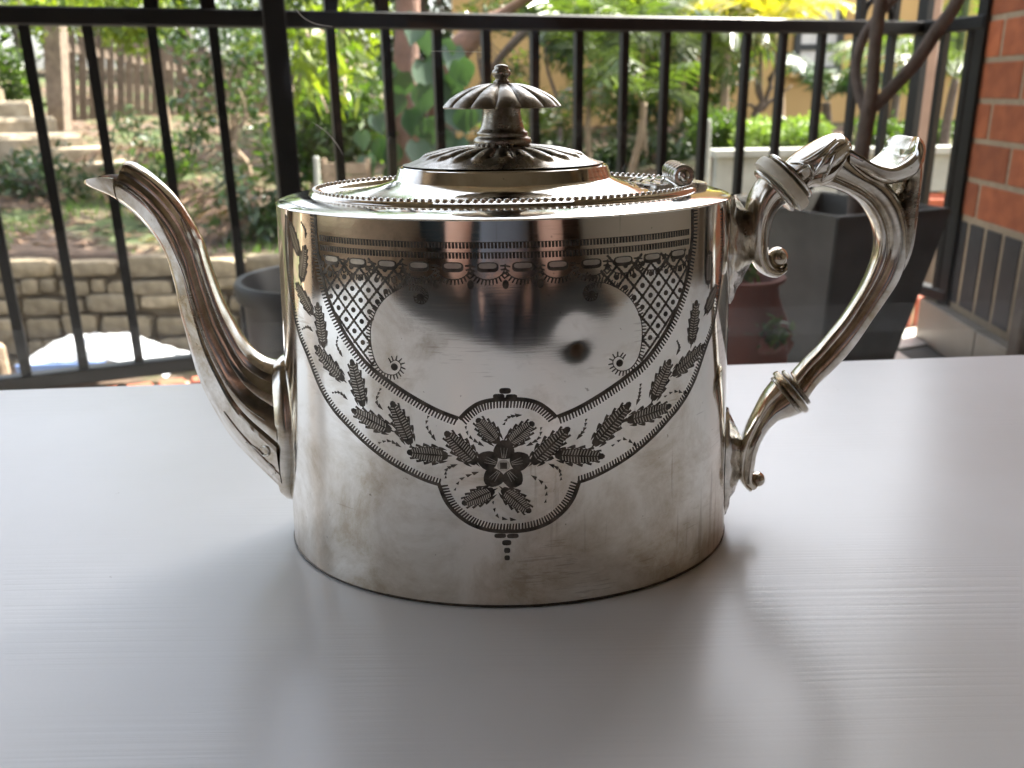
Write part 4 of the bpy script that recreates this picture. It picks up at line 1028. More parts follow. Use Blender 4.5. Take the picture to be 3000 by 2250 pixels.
# leaves: dark serrated blades with bright hatch cuts
def leaf_cut(p0, p1, width=0.0036):
    a, b = np.array(p0), np.array(p1); ax = b - a; L = np.linalg.norm(ax); ax /= L; nr = np.array([-ax[1], ax[0]])
    n = 11; prof_ = lambda u: width * (math.sin(math.pi * min(1, u * 0.93 + 0.045)) ** 0.62) * (1 - 0.25 * u)
    cut = Cut(); Lp, Rp = [], []
    for i in range(2 * n + 1):
        u = i / (2 * n); ser = 1 + (0.14 if i % 2 else -0.10) * (0.3 + u); c_ = a + ax * L * u
        Lp.append(tuple(c_ + nr * prof_(u) * ser)); Rp.append(tuple(c_ - nr * prof_(u) * ser))
    mid_ = [tuple(a + ax * L * i / (2 * n)) for i in range(2 * n + 1)]
    cut.strip(Lp, mid_); cut.strip(mid_, Rp)
    for side in (1, -1):        # flicks round the outline
        for (u, g) in ((0.12, 1.5), (0.3, 1.42), (0.5, 1.36), (0.68, 1.35), (0.84, 1.4)):
            c_ = a + ax * L * u; w = prof_(u)
            cut.poly([tuple(c_ + nr * side * w * 1.04 - ax * 0.0016), tuple(c_ + nr * side * w * g), tuple(c_ + nr * side * w * (g + 0.12) + ax * 0.0011), tuple(c_ + nr * side * w * 1.08 + ax * 0.0013)])
    # stem
    cut.poly([tuple(a - ax * 0.0016), tuple(a + nr * 0.0003), tuple(a + ax * 0.001), tuple(a - nr * 0.0003)])
    o = cut.done('engraved_leaf')
    h = Cut(); nh = 13
    for side in (1, -1):
        for i in range(nh):
            u = 0.14 + 0.76 * i / nh; c_ = a + ax * L * u; w = prof_(u) * 0.86
            p_ = c_ + nr * side * w * 0.14; q_ = c_ + nr * side * w + ax * 0.0004; t_ = ax * 0.00015
            h.poly([tuple(p_ - t_), tuple(q_ - t_), tuple(q_ + t_), tuple(p_ + t_)], 0.00011)
    bm_o = h.done('engraved_hatch', 'engrave_light'); bm_o.parent = BODY
c3 = lambda x, y: (820 + x / 1.6265, 1000 + y / 1.6265); cc2 = lambda x, y: (800 + x / 1.58, 480 + y / 1.58)
LEAVES = [(c3(305, 185), c3(165, 20), 33), (c3(395, 310), c3(340, 85), 36), (c3(530, 425), c3(340, 325), 36), (c3(622, 490), c3(532, 285), 38), (c3(800, 545), c3(605, 528), 38), (c3(937, 582), c3(787, 430), 40),
          (c3(1040, 482), c3(938, 368), 36), (c3(1085, 492), c3(1210, 385), 36), (c3(1020, 708), c3(868, 775), 36), (c3(1060, 702), c3(1195, 815), 36),
          (c3(1200, 582), c3(1380, 410), 40), (c3(1312, 540), c3(1548, 548), 38), (c3(1495, 495), c3(1670, 290), 40), (c3(1655, 378), c3(1865, 305), 36), (c3(1775, 280), c3(1860, 85), 36), (c3(1872, 160), c3(2022, 15), 34),
          (cc2(235, 850), cc2(205, 640), 32), (cc2(185, 695), cc2(105, 550), 30), (cc2(130, 545), cc2(150, 375), 28), (cc2(122, 425), cc2(75, 265), 26),
          (cc2(1935, 835), cc2(1960, 630), 32), (cc2(2000, 690), cc2(2055, 560), 28), (cc2(2015, 560), cc2(2020, 400), 28)]
for (p0, p1, w) in LEAVES: leaf_cut(SZ(p0), SZ(p1), w * 0.0000765)
# the flower
fc = SZ(c3(1066, 592)); cut = Cut(); fl_h = Cut()
for k in range(5):
    an = math.pi / 2 + k * 2 * math.pi / 5 - 0.04; c_ = fc + 0.0053 * np.array([math.cos(an), math.sin(an)]); pts = []
    for a in np.linspace(0, 2 * math.pi, 19)[:-1]:
        r_ = 0.0033 * (1 + 0.07 * math.cos(3 * (a - an)) - 0.10 * math.exp(-((a - an + math.pi) % (2 * math.pi) - math.pi) ** 2 / 0.02))
        pts.append(tuple(c_ + r_ * np.array([math.cos(a), math.sin(a)])))
    cut.poly(pts)
    for j in (-0.5, 0, 0.5):
        d = np.array([math.cos(an + j * 0.35), math.sin(an + j * 0.35)]); nr = np.array([-d[1], d[0]]) * 0.00012
        p_, q_ = fc + d * 0.0026, fc + d * 0.0062; fl_h.poly([tuple(p_ - nr), tuple(q_ - nr * 0.3), tuple(q_ + nr * 0.3), tuple(p_ + nr)], 0.0001)
cut.done('engraved_flower', label='five petalled engraved flower')
cut = Cut(); cut.poly([tuple(fc + 0.0021 * np.array([math.cos(a), math.sin(a)])) for a in np.linspace(0, 2 * math.pi, 13)[:-1]], 0.00012); cut.done('flower_ring', 'engrave_light')
cut = Cut(); cut.poly([tuple(fc + np.array(e) * 0.0011) for e in ((-1, -1), (1, -1), (1, 1), (-1, 1))], 0.00017); cut.done('flower_eye'); fl_h.done('petal_veins', 'engrave_light')
# trails of small wedges
TRAIL = [[(480, 225), (460, 285), (490, 325)], [(708, 355), (700, 405), (745, 475)], [(470, 485), (520, 475), (580, 505)], [(790, 652), (795, 610), (845, 585)], [(832, 712), (865, 655), (955, 618)], [(1015, 760), (1040, 835), (1135, 850)],
         [(1265, 770), (1265, 690), (1190, 635)], [(1340, 660), (1330, 610), (1280, 585)], [(1460, 370), (1450, 420), (1415, 468)], [(1580, 500), (1640, 465), (1710, 505)], [(1718, 205), (1712, 260), (1700, 300)], [(1830, 265), (1880, 238), (1945, 250)],
         [(885, 405), (905, 455), (975, 500)], [(1245, 410), (1235, 460), (1175, 500)], [(1068, 395), (1090, 362), (1150, 350)], [(250, 245), (285, 245), (320, 275)]]
TR2 = [[cc2(130, 270), cc2(150, 310), cc2(150, 340)], [cc2(300, 800), cc2(295, 840), cc2(320, 890)], [cc2(1870, 820), cc2(1880, 850), cc2(1870, 880)], [cc2(135, 765), cc2(160, 755), cc2(185, 775)]]
for tri in [[c3(*p) for p in t] for t in TRAIL] + TR2:
    Q, T_, N = path_sz(tri, 0.0002); m_ = 5; cut = Cut()
    for i in range(m_):
        k = int((len(Q) - 1) * (i + 0.3) / m_); g = 0.6 + 0.55 * i / m_; p = Q[k]; t_, n_ = T_[k], N[k]
        cut.poly([tuple(p - t_ * 0.0009 * g + n_ * 0.0007 * g), tuple(p - t_ * 0.0006 * g - n_ * 0.0006 * g), tuple(p + t_ * 0.0013 * g - n_ * 0.0001)])
    cut.done('engraved_wedge_trail')
# beads above and below the medallion
for (x, y, w, h) in ((1073, 236, 27, 14), (1043, 263, 27, 13), (1103, 265, 27, 13), (1050, 926, 28, 12), (1110, 927, 28, 12), (1081, 959, 22, 14), (1083, 996, 15, 14), (1083, 1031, 13, 13)):
    s, z = SZ(c3(x, y)); k = 0.0000675; cut = Cut()
    cut.poly([(s + math.copysign(abs(math.cos(a)) ** 0.6, math.cos(a)) * w * k, z + math.copysign(abs(math.sin(a)) ** 0.7, math.sin(a)) * h * k) for a in np.linspace(0, 2 * math.pi, 17)[:-1]])
    cut.done('engraved_bead')
# ================================================================== garden
def sstep(a, b, x): t = np.clip((x - a) / (b - a), 0, 1); return t * t * (3 - 2 * t)
def ground_z(x, y):
    x = np.asarray(x, float); y = np.asarray(y, float)
    left = -0.79 + 0.10 * np.clip(y - 5.6, 0, 6.5) + 0.03 * np.clip(y - 12, 0, 60)
    left = left + 0.15 * np.clip(-x - 3.6, 0, 4) * sstep(5.6, 8, y)
    left = np.where(y < 5.50, -1.46, left)
    right = np.where(y < 4.22, -1.46, -0.32 + 0.02 * np.clip(y - 5, 0, 30))
    w = sstep(-0.3, 1.0, x)
    return left * (1 - w) + right * w + 0.025 * np.sin(x * 2.3 + y) * np.sin(y * 1.9) * (y > 5.6)
xs = np.concatenate([np.linspace(-90, -9, 18), np.arange(-8.8, 9, 0.16), np.linspace(9.5, 90, 18)])
ys = np.concatenate([np.linspace(-30, 2, 6), np.arange(2.3, 5.46, 0.25), [5.48, 5.56], np.arange(5.62, 15, 0.16), np.linspace(16, 180, 24)])
X, Y = np.meshgrid(xs, ys); Zg = ground_z(X, Y); nx, ny = len(xs), len(ys)
vv = np.stack([X.ravel(), Y.ravel(), Zg.ravel()], 1)
idx = np.arange(nx * ny).reshape(ny, nx)
ff = np.stack([idx[:-1, :-1].ravel(), idx[:-1, 1:].ravel(), idx[1:, 1:].ravel(), idx[1:, :-1].ravel()], 1)
g = np_mesh('ground', vv, ff, M['ground'], None, True); g['kind'] = 'structure'

rng = np.random.default_rng(11)
def leaf_cloud(name, C, Rad, n, size, mat, parent=None, aspect=0.42, flat=0.0, squash=(1, 1, 1), down=0.0, curl=0.18):
    """n leaves (two folded faces each) spread through balls at C with radii Rad, denser near the shells"""
    C = np.atleast_2d(np.asarray(C, float)); Rad = np.broadcast_to(np.asarray(Rad, float), (len(C),))
    k = rng.integers(0, len(C), n)
    d = rng.normal(size=(n, 3)); d /= np.linalg.norm(d, axis=1)[:, None]
    r_ = Rad[k] * rng.random(n) ** 0.5
    p = C[k] + d * r_[:, None] * np.asarray(squash)
    ax = rng.normal(size=(n, 3)); ax[:, 2] = ax[:, 2] * (1 - flat) - down; ax /= np.linalg.norm(ax, axis=1)[:, None]
    up = rng.normal(size=(n, 3)) * (1 - flat) + np.array([0, 0, 1.0]) * (0.6 + flat); side = np.cross(ax, up); side /= np.linalg.norm(side, axis=1)[:, None] + 1e-9
    nn = np.cross(side, ax); L = size * rng.uniform(0.6, 1.35, n)[:, None]; W = L * aspect
    v0 = p; v1 = p + ax * L * 0.45 + side * W * 0.5 - nn * L * curl * 0.4; v2 = p + ax * L - nn * L * curl; v3 = p + ax * L * 0.45 - side * W * 0.5 - nn * L * curl * 0.4
    V = np.stack([v0, v1, v2, v3], 1).reshape(-1, 3); b = np.arange(n)[:, None] * 4
    F = np.concatenate([b + [0, 1, 2], b + [0, 2, 3]], 1).reshape(-1, 3)
    return np_mesh(name, V, F, mat, parent)
def clumps(c, spread, n, r0, r1, seed):
    q = np.random.default_rng(seed); d = q.normal(size=(n, 3)); d /= np.linalg.norm(d, axis=1)[:, None]
    return np.asarray(c) + d * (q.random(n) ** 0.4)[:, None] * np.asarray(spread), q.uniform(r0, r1, n)
def branchy(name, base, tips, r0, mat, parent, seed=1, n=7):
    q = random.Random(seed); V = []; Fc = []
    for t in tips:
        P = []; b_ = Vector(base); t = Vector(t)
        for i in range(9):
            u = i / 8; P.append(b_.lerp(t, u) + Vector((q.uniform(-1, 1), q.uniform(-1, 1), q.uniform(-0.5, 1))) * 0.05 * (t - b_).length * math.sin(u * math.pi))
        vv, ff = tube(P, [r0 * (1 - 0.8 * i / 8) for i in range(9)], n); o = len(V); V += vv; Fc += [tuple(x + o for x in f) for f in ff]
    return mesh(name, V, Fc, mat, parent, True)
def P3(px, py, F): return np.array(at_y(px, py, F))

# ---- retaining wall of sandstone rubble on the left
sw = thing('stone_wall', 'low retaining wall of pale sandstone rubble below the grass bank', 'wall', (0, 0, 0))
WX0, WX1 = -4.3, 0.4
box('wall_core', (WX0, 5.47, -1.6), (WX1, 5.60, -0.83), M['stone_joint'], sw)
q = random.Random(5); z = -1.56
def stone_mesh(w, h, q):
    bm = bmesh.new(); n = 10; d = 0.10
    fr_ = []
    for ring, (g, y) in enumerate(((1.0, 0.0), (1.0, -d * 0.72), (0.93, -d * 0.96), (0.5, -d * 1.02))):
        r_ = []
        for k in range(n):
            a = 2 * math.pi * k / n + 0.3
            cx_, cz_ = math.cos(a), math.sin(a); pw = 0.38
            x = math.copysign(abs(cx_) ** pw, cx_) * w / 2; zz = math.copysign(abs(cz_) ** pw, cz_) * h / 2
            jit = 1 + q.uniform(-0.13, 0.05); r_.append(bm.verts.new((x * g * jit, y + q.uniform(-0.006, 0.006), zz * g * jit)))
        fr_.append(r_)
    for i in range(3):
        for k in range(n): bm.faces.new((fr_[i][k], fr_[i][(k + 1) % n], fr_[i + 1][(k + 1) % n], fr_[i + 1][k]))
    bm.faces.new(fr_[3]); return bm
for row, h in enumerate((0.15, 0.12, 0.16, 0.12, 0.11, 0.13)):
    x = WX0 + q.uniform(0, 0.1)
    while x < -0.3:
        w = q.choice((q.uniform(0.09, 0.16), q.uniform(0.16, 0.26), q.uniform(0.24, 0.36))) if row < 5 else q.uniform(0.3, 0.5)
        hh = h * q.uniform(0.78, 1.12)
        from_bm('stone', stone_mesh(w - 0.012, hh - 0.010, q), M['stone'], sw, 50, (x + w / 2, 5.485 + q.uniform(-0.02, 0.015), z + h / 2 + q.uniform(-0.016, 0.016))); x += w
    z += h
# ---- grass bank and leaf litter above it
n = 5200; gx_ = rng.uniform(-4.6, -0.6, n); gy_ = 5.6 + rng.random(n) ** 1.3 * 2.4
msk = np.sin(gx_ * 2.1 + 1) * np.sin(gy_ * 2.9) + 0.35 * np.sin(gx_ * 7) > -0.15; gx_, gy_ = gx_[msk], gy_[msk]; n = len(gx_); gz_ = ground_z(gx_, gy_)
h = rng.uniform(0.03, 0.085, n); an = rng.uniform(0, 6.28, n); w = 0.006
v0 = np.stack([gx_ - w * np.cos(an), gy_ - w * np.sin(an), gz_ - 0.01], 1); v1 = np.stack([gx_ + w * np.cos(an), gy_ + w * np.sin(an), gz_ - 0.01], 1)
v2 = np.stack([gx_ + rng.normal(0, 0.03, n), gy_ + rng.normal(0, 0.03, n), gz_ + h], 1)
V = np.stack([v0, v1, v2], 1).reshape(-1, 3); o = np_mesh('grass', V, np.arange(3 * n).reshape(-1, 3), M['grass'])
tag(o, 'patchy green grass growing on the bank above the stone wall', 'grass', kind='stuff')
n = 9000; lx = rng.uniform(-6.5, 1.0, n); ly = rng.uniform(5.65, 13, n); C = np.stack([lx, ly, ground_z(lx, ly) + 0.012], 1)
o = leaf_cloud('leaf_litter', C, 0.01, 9000, 0.10, M['leaf_dry'], None, 0.4, 0.8); tag(o, 'brown dry leaf litter strewn over the garden slope', 'leaf litter', kind='stuff')

# ---- sandstone steps climbing to the left
gs = thing('garden_steps', 'sunlit sandstone block steps climbing the bank at far left', 'steps', (0, 0, 0))
for k, (px, py, F) in enumerate(((318, 478, 7.7), (235, 435, 8.0), (165, 392, 8.3), (95, 345, 8.6), (25, 300, 8.9), (-60, 255, 9.2))):
    p = at_y(px, py, F); bm = bmesh.new(); bm_box(bm, (0, 0, 0), (0.72, 0.46, 0.70)); bmesh.ops.bevel(bm, geom=bm.edges[:], offset=0.02, segments=2, affect='EDGES')
    for vtx in bm.verts: vtx.co += Vector((q.uniform(-1, 1), q.uniform(-1, 1), q.uniform(-1, 1))) * 0.018
    o = from_bm('step', bm, M['step'], gs, 40, (p.x - 0.18, F, p.z - 0.35)); o.rotation_euler.z = R(28 + q.uniform(-5, 5))
# ---- old paling fence
pf = thing('paling_fence', 'weathered grey timber paling fence running down the slope', 'fence', (0, 0, 0))
fa, fb_ = P3(150, 345, 10.4), P3(930, 500, 14.0); ta, tb = P3(150, 75, 10.4), P3(930, 215, 14.0)
npal = 36
for k in range(npal):
    u = k / (npal - 1); a = fa * (1 - u) + fb_ * u; b_ = ta * (1 - u) + tb * u; b_ = b_ + np.array([q.uniform(-0.015, 0.015), 0, q.uniform(-0.07, 0.05)])
    bar('paling', Vector(a) - Vector((0, 0, 0.15)), b_, 0.085, 0.018, M['timber'], pf, upv=Vector((0.35, -0.93, 0)))
for u0 in (0.25, 0.80):
    a = fa * (1 - u0) + ta * u0 + np.array([0, 0.03, 0]); b_ = fb_ * (1 - u0) + tb * u0 + np.array([0, 0.03, 0]); bar('rail', a, b_, 0.045, 0.09, M['timber'], pf)
for u in (0.04, 0.5, 0.96):
    a = fa * (1 - u) + fb_ * u; b_ = ta * (1 - u) + tb * u; bar('post', Vector(a) + Vector((-0.05, 0.08, -0.2)), Vector(b_) + Vector((-0.05, 0.08, 0.1)), 0.11, 0.11, M['timber'], pf)
a, b_ = P3(165, 360, 9.6), P3(160, 60, 9.6)
tag(bar('timber_post', Vector(a) - Vector((0, 0, 0.3)), b_, 0.17, 0.17, M['timber']), 'thick mossy timber post at the near end of the paling fence', 'post')
# ---- crumpled white sheet at the foot of the wall
ws = thing('plastic_sheet', 'white plastic sheet with blue trim lying at the foot of the stone wall', 'plastic sheet', (0, 0, 0))
c0 = P3(70, 1085, 4.7); c1 = P3(500, 1078, 4.7); V = []; Fc = []; nu, nv = 30, 14
for i in range(nu + 1):
    for j in range(nv + 1):
        u = i / nu; v_ = j / nv; x = c0[0] + (c1[0] - c0[0]) * u; y = 4.62 + 0.45 * v_
        prof = 0.19 * min(1, u * 2.2 + 0.45) * (1 if u < 0.66 else max(0.0, (1 - u) / 0.34) ** 0.7)
        hz_ = prof * math.sin(math.pi * min(1, v_ * 0.85 + 0.12)) ** 0.6 + 0.012 * math.sin(u * 31 + v_ * 7) * math.sin(v_ * 17)
        V.append((x, y, c0[2] - 0.03 + hz_))
for i in range(nu):
    for j in range(nv): a = i * (nv + 1) + j; Fc.append((a, a + nv + 1, a + nv + 2, a + 1))
mesh('sheet', V, Fc, M['tarp'], ws, True)
bar('trim', (c0[0] + 0.02, 4.60, c0[2] + 0.035), (c0[0] + 0.62 * (c1[0] - c0[0]), 4.60, c0[2] + 0.05), 0.02, 0.05, M['tarp_blue'], ws)
a = P3(12, 1095, 4.5); tag(bar('bamboo_stake', Vector(a) - Vector((0, 0, 0.25)), Vector(a) + Vector((0, 0, 0.17)), 0.06, 0.06, M['bark_pale'], bevel=0.02), 'short pale bamboo stump left of the plastic sheet', 'stake')
# ---- small things in the beds
def stake(px, y0, y1, F, w, label, mat='white_paint', name='garden_stake'):
    a, b_ = P3(px, y0, F), P3(px, y1, F); bar_ = bar(name, Vector(a) - Vector((0, 0, 0.35)), b_, w, w, M[mat], bevel=w * 0.2); return tag(bar_, label, 'stake')
stake(926, 552, 458, 5.0, 0.028, 'white garden stake left of the lid, among the ferns')
stake(2078, 512, 350, 4.05, 0.017, 'white garden stake at the end of the white trough')
wc = thing('wooden_crate', 'low yellowish timber crate in the bed behind the teapot lid', 'crate', (0, 0, 0))
a, b_ = P3(945, 470, 5.6), P3(1075, 470, 5.6)
for k in range(3):
    bar('board', Vector(a) - Vector((0, 0, 0.05 + k * 0.075)), Vector(b_) - Vector((0, 0, 0.05 + k * 0.075)), 0.02, 0.068, M['bark_pale'], wc)
for pt in (a, b_): bar('corner_post', Vector(pt) + Vector((0, 0.03, -0.45)), Vector(pt) + Vector((0, 0.03, 0.01)), 0.03, 0.03, M['bark_pale'], wc)

# ---- the ochre house
hs = thing('house', 'ochre rendered house wall with dark framed windows beyond the palms', 'house', (0, 0, 0))
HY = 10.0; hx0 = P3(1330, 200, HY)[0]; hx1 = 9.5
box('wall', (hx0, HY, -1.2), (hx1, HY + 6, 2.7), M['house'], hs)
rf = mesh('roof', [(hx0 - 0.4, HY - 0.4, 2.7), (hx1 + 0.4, HY - 0.4, 2.7), (hx1 + 0.4, HY + 6.4, 2.7), (hx0 - 0.4, HY + 6.4, 2.7), (hx0 + 2.5, HY + 3, 3.9), (hx1 - 2.5, HY + 3, 3.9)],
     [(0, 1, 5, 4), (1, 2, 5), (2, 3, 4, 5), (3, 0, 4), (3, 2, 1, 0)], M['coping'], hs)
for (x0, x1, y0, y1, blind) in ((2335, 2492, -330, 196, True), (2785, 2862, -330, 178, False)):
    a = P3(x0, y1, HY); b_ = P3(x1, y0, HY); w_, h_ = b_[0] - a[0], b_[2] - a[2]
    wn = box('window', (a[0], HY - 0.03, a[2]), (b_[0], HY - 0.004, b_[2]), M['blind'] if blind else M['pane'], hs)
    t = 0.06
    box('frame', (a[0] - t, HY - 0.07, a[2] - t), (b_[0] + t, HY - 0.003, a[2] - 0.0005), M['frame_dark'], wn)
    box('frame', (a[0] - t, HY - 0.07, b_[2] + 0.0005), (b_[0] + t, HY - 0.003, b_[2] + t), M['frame_dark'], wn)
    for xx in (a[0] - t, b_[0] + 0.0005): box('frame', (xx, HY - 0.068, a[2]), (xx + t - 0.0005, HY - 0.003, b_[2]), M['frame_dark'], wn)
    zb_ = P3(x0, 148, HY)[2]; box('glazing_bar', (a[0] + 0.0005, HY - 0.05, zb_), (b_[0] - 0.0005, HY - 0.031, zb_ + 0.06), M['frame_dark'], wn)
    box('sill', (a[0] - 0.1, HY - 0.12, a[2] - t - 0.05), (b_[0] + 0.1, HY - 0.004, a[2] - t - 0.001), M['house'], wn)

# ---- right-hand bed: white trough wall, groundcover, painted post
tr = thing('white_trough', 'long white rendered planter edge in front of the bright groundcover', 'planter', (0, 0, 0))
a, b_ = P3(2095, 452, 4.2), P3(2800, 452, 4.2); zt_ = (a[2] + b_[2]) / 2
box('front_wall', (a[0], 4.15, zt_ - 0.17), (4.2, 4.23, zt_), M['white_paint'], tr)
box('top_cap', (a[0] - 0.02, 4.12, zt_ + 0.0005), (4.2, 4.26, zt_ + 0.03), M['white_paint'], tr)
for k in range(7):
    xx = a[0] + 0.05 + k * 0.34; box('pier', (xx, 4.17, zt_ - 1.3), (xx + 0.10, 4.22, zt_ - 0.1705), M['house'], tr)
mesh('bed_shadow_board', [(a[0], 4.28, zt_ - 1.4), (4.2, 4.28, zt_ - 1.4), (4.2, 4.28, zt_ - 0.02), (a[0], 4.28, zt_ - 0.02)], [(0, 1, 2, 3)], M['timber'], tr)
def cover(name, px0, px1, py, F, n, label, mat, hgt=0.10, dep=0.35):
    a, b_ = P3(px0, py, F), P3(px1, py, F); m_ = 60
    C = np.stack([rng.uniform(a[0], b_[0], m_), F + rng.uniform(0, dep, m_), np.full(m_, a[2]) + rng.uniform(-0.02, hgt, m_)], 1)
    o = leaf_cloud(name, C, rng.uniform(0.04, 0.075, m_), n, 0.035, mat, None, 0.32, down=-0.6)
    return tag(o, label, 'ground cover', kind='stuff')
cover('groundcover', 2190, 2420, 440, 4.55, 9000, 'bright sunlit pale green groundcover spilling behind the white trough', M['leaf_cover'])
cover('low_shrub_cover', 2040, 2180, 430, 5.2, 5000, 'dark green low cover in the bed behind the white stake', M['leaf_mid'], 0.16)
cover('low_shrub_cover', 2560, 2790, 425, 5.6, 5000, 'dull green low cover in the bed behind the bare tree', M['leaf_mid'], 0.12)
a, b_ = P3(2716, 560, 3.1), P3(2730, -200, 3.1)
tag(bar('painted_post', Vector((a[0], 3.1, -1.47)), Vector((b_[0], 3.1, b_[2] + 0.5)), 0.055, 0.055, M['timber_pink'], bevel=0.004), 'brownish pink square post behind the railing near the brick wall', 'post')
a = P3(2740, 590, 3.6); tt = thing('terracotta_trough', 'orange terracotta trough seen low through the railing beside the brick wall', 'planter', (a[0], 3.6, a[2] - 0.13))
vv, ff = lathe([(0.0, 0.0), (0.07, 0.0), (0.09, 0.12), (0.102, 0.121), (0.104, 0.15), (0.095, 0.151), (0.088, 0.13)], 32, 1.6, 1.0); mesh('trough_body', vv, ff, M['coping'], tt, 40)
vv, ff = lathe([(0.0, 0.135), (0.092, 0.128)], 24, 1.6, 1.0); mesh('soil', vv, ff, M['soil'], tt)
vv, ff = lathe([(0.0, -1.2), (0.05, -1.2), (0.05, -0.001), (0.0, -0.001)], 16); mesh('stand', vv, ff, M['timber'], tt)

# ---- trees and shrubs
def tree(name, label, base, top, r0, clump_c, clump_r, n, size, mat, bark='bark', tips=None, cat='tree', aspect=0.42, down=0.0, group=None):
    base = Vector(base); t = thing(name, label, cat, base, group)
    P = [Vector((0, 0, -0.1)), (Vector(top) - base) * 0.35 + Vector((0.04, 0.02, 0)), (Vector(top) - base) * 0.7 + Vector((-0.03, 0, 0)), Vector(top) - base]
    P = [Vector(p) for p in catmull(P, 5)]; vv, ff = tube(P, [r0 * (1 - 0.5 * i / (len(P) - 1)) for i in range(len(P))], 12); mesh('trunk', vv, ff, M[bark], t, True)
    if tips is None: tips = [c for c in clump_c[:10]]
    branchy('limbs', Vector(top) - base - Vector((0, 0, 0.05)), [Vector(c) - base for c in tips], r0 * 0.42, M[bark], t, 3)
    leaf_cloud('crown', np.asarray(clump_c) - np.asarray(base), clump_r, n, size, mat, t, aspect, down=down)
    return t
def gp(px, F, dx=0.0): x = P3(px, 300, F)[0] + dx; return (x, F, float(ground_z(x, F)))
# far screen of trees beyond the fence
far = [(-260, 15.0, 'leaf_dark', 'dark tree at the far left behind the steps'), (90, 14.5, 'leaf_mid', 'low spreading tree between the steps and the fence end'), (-80, 17.0, 'leaf_mid', 'dull green tree behind the steps at the left edge'), (300, 18.5, 'leaf_yellow', 'yellow green tree above the near end of the paling fence'), (560, 17.0, 'leaf_mid', 'leafy mid green tree above the middle of the paling fence'),
       (800, 19.0, 'leaf_yellow', 'bright yellow green tree behind the thick railing post'), (1030, 17.5, 'leaf_mid', 'mid green tree behind the hanging foliage'), (1260, 16.5, 'leaf_dark', 'dark tree filling the gap beside the ochre house')]
for k, (px, F, mt, lb) in enumerate(far):
    b_ = gp(px, F); top = (b_[0], F, b_[2] + 2.2)
    c, r_ = clumps((b_[0], F, b_[2] + 1.9), (1.5, 1.2, 1.9), 34, 0.25, 0.6, 30 + k)
    tree('screen_tree', lb, b_, top, 0.13, c, r_, 5200, 0.15, M[mt], group='trees screening the far side of the garden')
# glossy shrub with pale twigs in front of the fence
b_ = gp(700, 7.6); C = [P3(*t) for t in ((560, 150, 7.6), (640, 120, 7.8), (720, 150, 7.6), (760, 230, 7.5), (690, 240, 7.7), (600, 230, 7.6), (540, 300, 7.5), (740, 320, 7.4), (660, 330, 7.6), (590, 380, 7.5), (770, 420, 7.4), (700, 60, 7.7), (480, 60, 8.0), (600, 40, 8.0))]
tree('glossy_shrub', 'glossy leaved shrub with pale twigs in front of the paling fence', b_, P3(680, 380, 7.6), 0.035, C, 0.20, 950, 0.085, M['leaf_gloss'], 'bark_pale', C[:11] + [P3(520, 520, 7.4), P3(600, 470, 7.4), P3(780, 450, 7.3)], 'shrub')
b_ = gp(880, 7.0); C = [P3(*t) for t in ((860, 60, 7), (920, 110, 3.9), (985, 80, 7), (1050, 110, 7), (880, 190, 6.9), (960, 200, 3.9), (1040, 190, 7), (900, 290, 6.9), (850, 330, 7), (990, 20, 7.2), (1090, 40, 7.2))]
tree('weeping_shrub', 'weeping yellow green shrub with drooping sprays between two pickets', b_, P3(940, 60, 7.0), 0.04, C, 0.17, 1500, 0.085, M['leaf_yellow'], 'bark_pale', C + [P3(1010, 290, 3.9), P3(960, 330, 3.9)], 'shrub', 0.30, 0.9)
b_ = gp(470, 9.0); C = [P3(*t) for t in ((340, 60, 9), (400, 100, 9), (310, 20, 9), (450, 30, 9), (380, 10, 9), (200, 20, 9), (90, 30, 9))]
tree('lime_shrub', 'lime green shrub hanging over the top of the paling fence', b_, P3(430, 60, 9), 0.04, C, 0.24, 1500, 0.10, M['leaf_yellow'], 'bark_pale', None, 'shrub', 0.35, 0.5)
# red-barked tree with a leaning limb, heart-leaved climber at its foot
rt = thing('red_bark_tree', 'reddish brown tree trunk with a leaning limb behind the climber', 'tree', gp(1195, 6.3)); rb = Vector(rt.location)
def limb2(name, pts, rad, parent, base, mat): 
    P = [Vector(p) - base for p in catmull([tuple(p) for p in pts], 6)]; rr = [x[0] for x in catmull([(r_,) for r_ in rad], 6)]
    vv, ff = tube(P, rr, 14); return mesh(name, vv, ff, M[mat], parent, True)
limb2('trunk', [rb - Vector((0, 0, 0.1)), P3(1205, 420, 6.3), P3(1190, 200, 6.3), P3(1195, 0, 6.3), P3(1180, -400, 6.3)], [0.11, 0.10, 0.085, 0.08, 0.07], rt, rb, 'bark_red')
limb2('limb', [P3(1240, 330, 6.25), P3(1310, 190, 6.2), P3(1395, 95, 6.2), P3(1480, 35, 6.2), P3(1590, -30, 6.2), P3(1800, -120, 6.2)], [0.085, 0.085, 0.075, 0.035, 0.03, 0.02], rt, rb, 'bark_red')
limb2('limb', [P3(1380, 300, 6.4), P3(1450, 190, 6.4), P3(1520, 110, 6.4), P3(1580, 60, 6.4)], [0.02, 0.025, 0.03, 0.025], rt, rb, 'bark')
c, r_ = clumps((-1.6, 8.2, 3.5), (2.6, 1.7, 0.8), 40, 0.25, 0.5, 77)  # unseen crown, placed overhead to dapple the sun on the bank
branchy('limbs', Vector(P3(1180, -380, 6.3)) - rb, [Vector(x) - rb for x in c[:14]], 0.05, M['bark_red'], rt, 9)
leaf_cloud('crown', c - np.asarray(rb), r_, 5200, 0.13, M['leaf_mid'], rt)
cb = gp(1250, 5.9); hc_ = thing('heart_leaf_climber', 'climber with large blue green heart shaped leaves left of the lid', 'climber', cb); cbv = Vector(cb)
